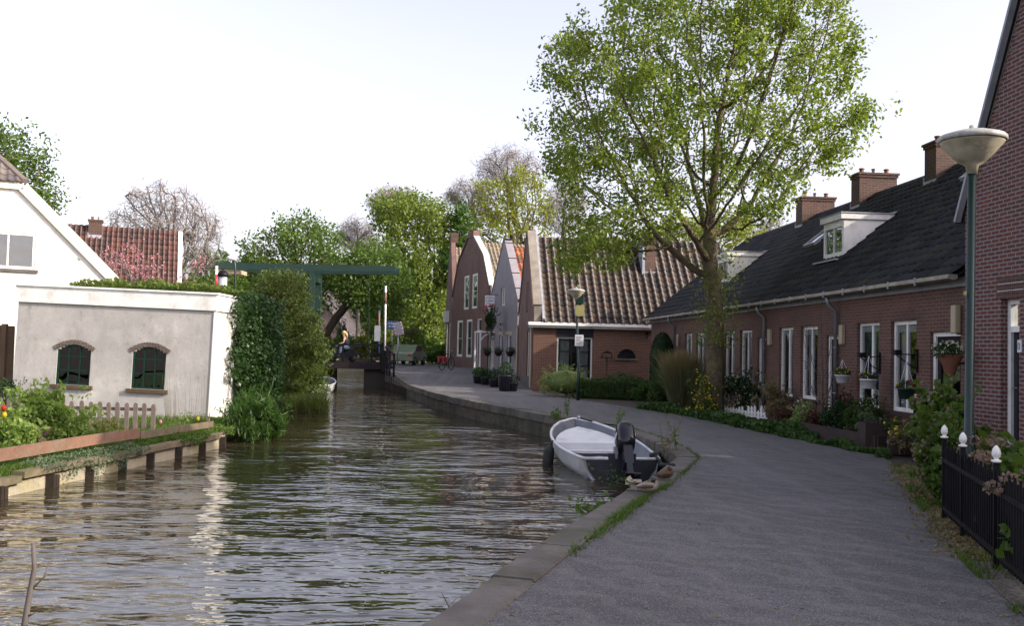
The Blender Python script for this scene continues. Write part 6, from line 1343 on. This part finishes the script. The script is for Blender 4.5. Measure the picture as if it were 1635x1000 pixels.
p1 = clumpy(10000, (-7.35, 27.5, 1.35), (.62, 2.1, 1.95), 46, .26, .4); p1 = p1[p1[:, 2] < 3.25]
p2 = np.stack([rng.normal(-7.42, .07, 8500), rng.uniform(25.15, 29, 8500), rng.uniform(-.2, 3.12, 8500)], 1)
k = (p2[:, 1]-25.5) > .35*np.sin(p2[:, 2]*4)+.2*np.sin(p2[:, 2]*11+1)+.12*np.sin(p2[:, 2]*29); p2 = p2[k]
p3 = clumpy(4500, (-7.15, 27.2, .7), (.55, 1.0, 1.3), 18, .4, .6)
hang = []
for _ in range(46):
    a = rng.uniform(25.3, 28.5); x_ = -7.38+abs(rng.normal())*.28; z_ = rng.uniform(1.2, 3.1)
    for _ in range(40): zz_ = rng.uniform(0, 1.5); hang.append((x_+rng.normal()*.03+zz_*.05, a+rng.normal()*.03, z_-zz_))
Pn = np.concatenate([p1, p2, p3, np.array(hang)])-np.array([-7.2, 27, -.4]); leaves('foliage', Pn, .085, 'leaf_ivy', iv, .85)
m = MB(); m.lathe([(.5, 0), (.62, 1.0), (.6, 2.2), (.3, 3.0)], 10, (-.2, 1.3, 0)); m.tube([(.3, -.5, 0), (.4, .2, 1.4), (.1, .6, 2.6)], [.05, .04, .02], 6); m.build('stem', 'leaf_ivy', iv, True)
sh_ = at(408, 685, 22.4); t = shrub('overhanging_bush', 'feathery green bush drooping into the water below the ivy', (sh_.x, 22.5, -.1), (.72, .95, .66), 9000, .2, 'leaf_green', lobes=30, shell=.4, lr=.3, aspect=.12, droop=1.4, flat=-.25)
p = at(420, 560, 25.7); 
# ivy on the outhouse roof
P = []
for _ in range(9000):
    x = rng.uniform(.9, 1)**1; s = rng.uniform(1.3, OW+.1); y = rng.uniform(.15, 4.2); env = .22*min(1, (s-1.1)/.8)*min(1, .35+(OW+.3-s)/2.0); P.append((s, y, OT+.05+rng.uniform(0, 1)*env*(.7+.5*math.sin(s*5)*math.sin(y*3+s)) ))
t = thing('roof_ivy', 'light green ivy spreading over the flat outhouse roof', 'ivy', of.o, of.th); leaves('foliage', np.array(P), .09, 'leaf_ivy_light', t, .8, up=.5)
m = MB(); m.tube([(1.5, 1, OT+.06), (4, 2, OT+.08), (OW-.3, 2.5, OT+.06)], .02, 5); m.build('stem', 'bark', t)
# grasses under the conifer at the water
g = at(470, 650, 32); t = thing('reed_tuft', 'straw and green tuft at the waterline under the conifer', 'grass clump', (g.x+.3, 32, -.55)); P = ell(1800, (0, 0, 0), (.9, .8, .001)); blades('blades', P, .55, .02, 'leaf_cypress', t, .8); blades('dry_blades', P[:500], .4, .02, 'leaf_straw', t, 1.)

# ------------------------------------------------------------------ trees
# the big street tree
tb = (at(1143, 600, 26).x, 26.0, 0); tp = [np.array((0+.0*z, 0, z)) for z in np.arange(.3, 3.0, .3)]
tp = [np.array([-.012*z*z*.6, 0, z]) for z in np.arange(.3, 3.4, .3)]
big_tips = [(1110, 80, 215, 105), (985, 180, 115, 100), (900, 105, 55, 45), (1240, 120, 115, 115), (1110, 215, 205, 100), (950, 290, 85, 70), (1270, 240, 100, 50), (960, 395, 85, 55), (1050, 340, 110, 60), (1185, 320, 75, 60), (1150, -10, 180, 60), (905, 235, 45, 60), (1330, 215, 50, 38), (1240, 40, 110, 60)]
bt_, X, rad, cnt = tree('street_tree', 'big spring-green tree with mossy trunk rising before the terrace', tb, big_tips, 26, 4.2, ('bark', 'leaf_spring'), 3000, .2, .32, .235, .0075, 60000, .118, trunkpath=tp, trop=.16, lspread=.34, clus=30, cspread=1.15)
P = []
for _ in range(900): a = rng.uniform(0, 6.28); z = rng.uniform(1.9, 4.6); r = .25+abs(rng.normal())*.28; P.append((r*math.cos(a), r*math.sin(a), z))
leaves('trunk_shoots', np.array(P), .1, 'leaf_spring', bt_)
def T(name, label, tips, Y, dy, mats, natt, step, dk, rt_, rtip, nl, ls, basepx=None, gz_=.5, **k):
    cx_ = basepx or tips[0][0]; p = at(cx_, 560, Y); return tree(name, label, (p.x, Y, gz_), tips, Y, dy, mats, natt, step, dk, rt_, rtip, nl, ls, **k)
T('broadleaf_tree', 'dense green tree rising behind the white house at the left edge', [(-40, 330, 120, 110), (30, 270, 50, 55), (55, 320, 38, 40), (0, 240, 50, 35)], 50, 3, ('bark', 'leaf_mid'), 700, .5, .7, .3, .02, 15000, .22, basepx=-30, lspread=.7)
T('bare_tree', 'large bare grey-brown tree behind the tiled roof', [(262, 370, 85, 70), (300, 400, 55, 65), (215, 380, 45, 55), (262, 320, 60, 25), (330, 360, 25, 30)], 64, 3.5, ('bark_grey', ''), 2600, .3, .35, .3, .02, 0, 0, basepx=300, twigs=4500, twig_len=1.1)
T('broadleaf_tree', 'green tree with dark limbs left of the bridge beam centre', [(490, 385, 55, 40), (440, 415, 60, 45), (400, 420, 25, 40), (520, 420, 40, 40), (470, 455, 80, 50)], 64, 4, ('bark_dark', 'leaf_mid'), 1300, .4, .5, .3, .015, 10500, .24, basepx=470, lspread=.55)
T('broadleaf_tree', 'spreading green tree with a dark leaning limb over the bridge', [(600, 420, 50, 35), (580, 460, 60, 40), (630, 455, 30, 40), (560, 435, 40, 30), (620, 490, 28, 25)], 62, 3.5, ('bark_dark', 'leaf_mid'), 1000, .4, .5, .28, .015, 9500, .24, basepx=520, lspread=.55)
T('bare_tree', 'low bare tree behind the green trees left of the yellow tree', [(570, 380, 35, 28)], 95, 3, ('bark_grey', ''), 500, .45, .6, .2, .022, 0, 0, twigs=2500, twig_len=1.1)
T('broadleaf_tree', 'tall yellow-green tree standing behind the bridge', [(650, 350, 55, 45), (690, 370, 38, 50), (655, 410, 55, 50), (690, 440, 40, 60), (650, 490, 50, 50), (695, 510, 35, 55), (625, 340, 30, 30), (660, 545, 60, 30)], 84, 5, ('bark_dark', 'leaf_far'), 1500, .6, .8, .4, .02, 22000, .32, basepx=668, lspread=.9)
T('bare_tree', 'bare branched tree poking above the yellow-green tree', [(628, 330, 40, 30)], 90, 3, ('bark_grey', ''), 600, .4, .5, .25, .02, 0, 0, basepx=640, twigs=3000, twig_len=1.1)
T('ivy_tree', 'narrow dark ivy-clad tree between the tall trees', [(738, 365, 14, 45), (742, 400, 22, 35), (730, 420, 30, 40)], 82, 2, ('bark_dark', 'leaf_green'), 300, .5, .7, .3, .03, 5000, .3, basepx=738, lspread=.7)
T('pale_tree', 'tall thin tree in pale yellow-green leaf above the gabled houses', [(820, 320, 60, 45), (780, 330, 35, 45), (860, 330, 30, 40), (815, 370, 70, 35), (840, 290, 35, 25), (760, 380, 30, 30)], 92, 5, ('bark', 'leaf_yellow'), 1500, .55, .6, .4, .018, 6500, .3, basepx=828, lspread=.6)
T('bare_tree', 'bare tree top rising above the pale tree', [(812, 270, 55, 32), (780, 280, 25, 30)], 96, 4, ('bark_grey', ''), 1000, .45, .5, .35, .022, 0, 0, basepx=826, twigs=2200, twig_len=1.2)
T('bare_tree', 'bare tree between the ivy tree and the pale tree', [(742, 315, 25, 30), (765, 330, 20, 35)], 94, 3, ('bark_grey', ''), 400, .45, .5, .25, .02, 0, 0, basepx=755, twigs=2500, twig_len=1.1)
T('bare_tree', 'round bare tree behind the big tree leaves left side', [(905, 325, 38, 45), (895, 350, 30, 30)], 94, 3, ('bark_grey', ''), 1000, .4, .45, .28, .02, 0, 0, basepx=900, twigs=2200, twig_len=1.1)
T('pale_tree', 'yellow-green tree behind the terrace roof and big trunk', [(1080, 380, 60, 35), (1150, 370, 60, 35), (1190, 385, 30, 30), (1020, 395, 40, 30)], 56, 3, ('bark', 'leaf_yellow'), 700, .4, .5, .25, .015, 6000, .2, basepx=1130, gz_=0, lspread=.6)
T('bare_tree', 'small bare tree above the terrace ridge left of the chimneys', [(1235, 365, 20, 25), (1215, 380, 20, 20)], 60, 2, ('bark_grey', ''), 260, .3, .4, .15, .014, 0, 0, gz_=0, twigs=1200, twig_len=.7)
T('magnolia_tree', 'pink-blossomed magnolia in front of the tiled roof', [(200, 425, 28, 25), (235, 430, 28, 22), (175, 415, 20, 20), (215, 395, 14, 12)], 40, 1.2, ('bark_grey', 'petal_pink'), 420, .2, .22, .08, .008, 800, .1, basepx=210, gz_=-.2, lspread=.25, clus=5)
T('magnolia_tree', 'thin pink-purple flowering branches right of the white verge', [(320, 425, 25, 18), (300, 445, 20, 12)], 42, 1, ('bark_grey', 'petal_pink'), 160, .2, .25, .06, .008, 130, .12, basepx=310, gz_=-.2, lspread=.2)
T('rose_climber', 'thin climber with reddish shoots on the white gable wall', [(118, 410, 8, 8), (130, 425, 8, 8), (142, 440, 10, 8), (103, 385, 4, 8)], 32.4, .08, ('bark', 'leaf_straw'), 60, .12, .15, .03, .006, 110, .1, basepx=160, gz_=-.2, lspread=.1, cat='climber')
# willow
p = at(655, 560, 70); t = thing('weeping_willow', 'small weeping willow with light green hanging branches by the street', 'tree', (p.x, 70, .5)); P = []; m = MB(); m.tube([(0, 0, 0), (0, 0, 1.6), (.1, 0, 2.3)], [.12, .1, .05], 6)
for k in range(70):
    a = rng.uniform(0, 6.28); r = rng.uniform(.3, 1.15); m.tube([(0, 0, 2.0), (r*.6*math.cos(a), r*.6*math.sin(a), 2.7), (r*math.cos(a), r*math.sin(a), 2.0), (r*1.05*math.cos(a), r*1.05*math.sin(a), .5)], [.02, .015, .01, .004], 3)
    for _ in range(55): z = rng.uniform(.3, 2.6); P.append((r*1.02*math.cos(a)+rng.normal()*.04, r*1.02*math.sin(a)+rng.normal()*.04, z))
m.build('trunk', 'bark', t); leaves('crown', np.array(P), .16, 'leaf_grass', t, .3, droop=2.5)
# bushes and wood closing the view beyond the bridge
for i, (px, py, Y, rx, rz, mt, lab) in enumerate(((700, 575, 72, 2.6, 1.0, 'leaf_grass', 'low bright green bushes at the end of the street'), (560, 558, 92, 1.6, 1.1, 'leaf_green', 'dark green hedge bush before the distant house'), (545, 560, 90, .6, 1.9, 'leaf_dark', 'narrow dark cypress bush left of the distant house'), (602, 560, 90, 1.9, 2.3, 'leaf_far', 'yellow-green shrub between the distant house and the barrier'), (577, 575, 88, 1.0, 1.3, 'leaf_yellow', 'yellowish bush just beyond the bridge railing'), (532, 560, 87, 1.3, 1.4, 'leaf_mid', 'green bush behind the scooter rider'), (685, 560, 90, 5, 3.2, 'leaf_green', 'shaded thicket beneath the yellow-green tree'), (380, 480, 60, 3.5, 3.2, 'leaf_mid', 'green thicket behind the outhouse and lamp'), (310, 470, 58, 3.5, 2.6, 'leaf_far', 'brownish green thicket right of the white verge'))):
    p = at(px, py, Y); shrub('bush', lab, (p.x, Y, rz*.95+.5), (rx, rx*.8, rz), int(2500+900*rx), .16 if rx < 2 else .26, mt, 'bush', lobes=22, lr=.33)
P = []
for _ in range(52000):
    x = rng.uniform(-75, 40); y = rng.uniform(100, 122); h = 9+1.8*math.sin(x*.35)+1.5*math.sin(x*.9+1)+1.2*math.sin(x*2.1); 
    if x > -2: h *= .75
    P.append((x, y, .5+h*rng.uniform(0, 1)**.8))
o = struct(leaves('distant_wood', np.array(P), .75, 'leaf_green', None, .7), 'stuff')
m = MB()
for k in range(40): x = rng.uniform(-70, 36); y = rng.uniform(103, 118); m.tube([(x, y, .5), (x+rng.uniform(-.5, .5), y, 7)], [.25, .1], 6)
struct(m.build('wood_trunks', 'bark_dark'), 'stuff')
P = []
while len(P) < 900:
    y = 6+rng.random()**1.6*30; a = xa(QE, y)+KW; b = xa(RE, y); u = rng.random(); u = u**3 if rng.random() < .35 else (1-u**4 if rng.random() < .7 else u); P.append((lerp(a, b, u), y, gz(y)+.012))
n = len(P); P = np.array(P); a = rng.uniform(0, 6.28, n); d = np.stack([np.cos(a), np.sin(a), rng.uniform(-.2, .2, n)], 1)*rng.uniform(.008, .028, n)[:, None]; q = np.stack([-np.sin(a), np.cos(a), rng.uniform(-.3, .3, n)], 1)*rng.uniform(.005, .016, n)[:, None]
struct(raw('street_litter', np.stack([P-d, P+q, P+d, P-q], 1).reshape(-1, 3), np.arange(4*n).reshape(-1, 4), 'leaf_straw'), 'stuff')
P = []
while len(P) < 420:
    y = 5+rng.random()*40; a = xa(LB, y); b = xa(QE, y); P.append((lerp(a, b, rng.random()), y, ZW+.006))
n = len(P); P = np.array(P); a = rng.uniform(0, 6.28, n); d = np.stack([np.cos(a), np.sin(a), 0*a], 1)*rng.uniform(.008, .022, n)[:, None]; q = np.stack([-np.sin(a), np.cos(a), 0*a], 1)*rng.uniform(.006, .014, n)[:, None]
struct(raw('floating_petals', np.stack([P-d, P+q, P+d, P-q], 1).reshape(-1, 3), np.arange(4*n).reshape(-1, 4), 'petal_white'), 'stuff')
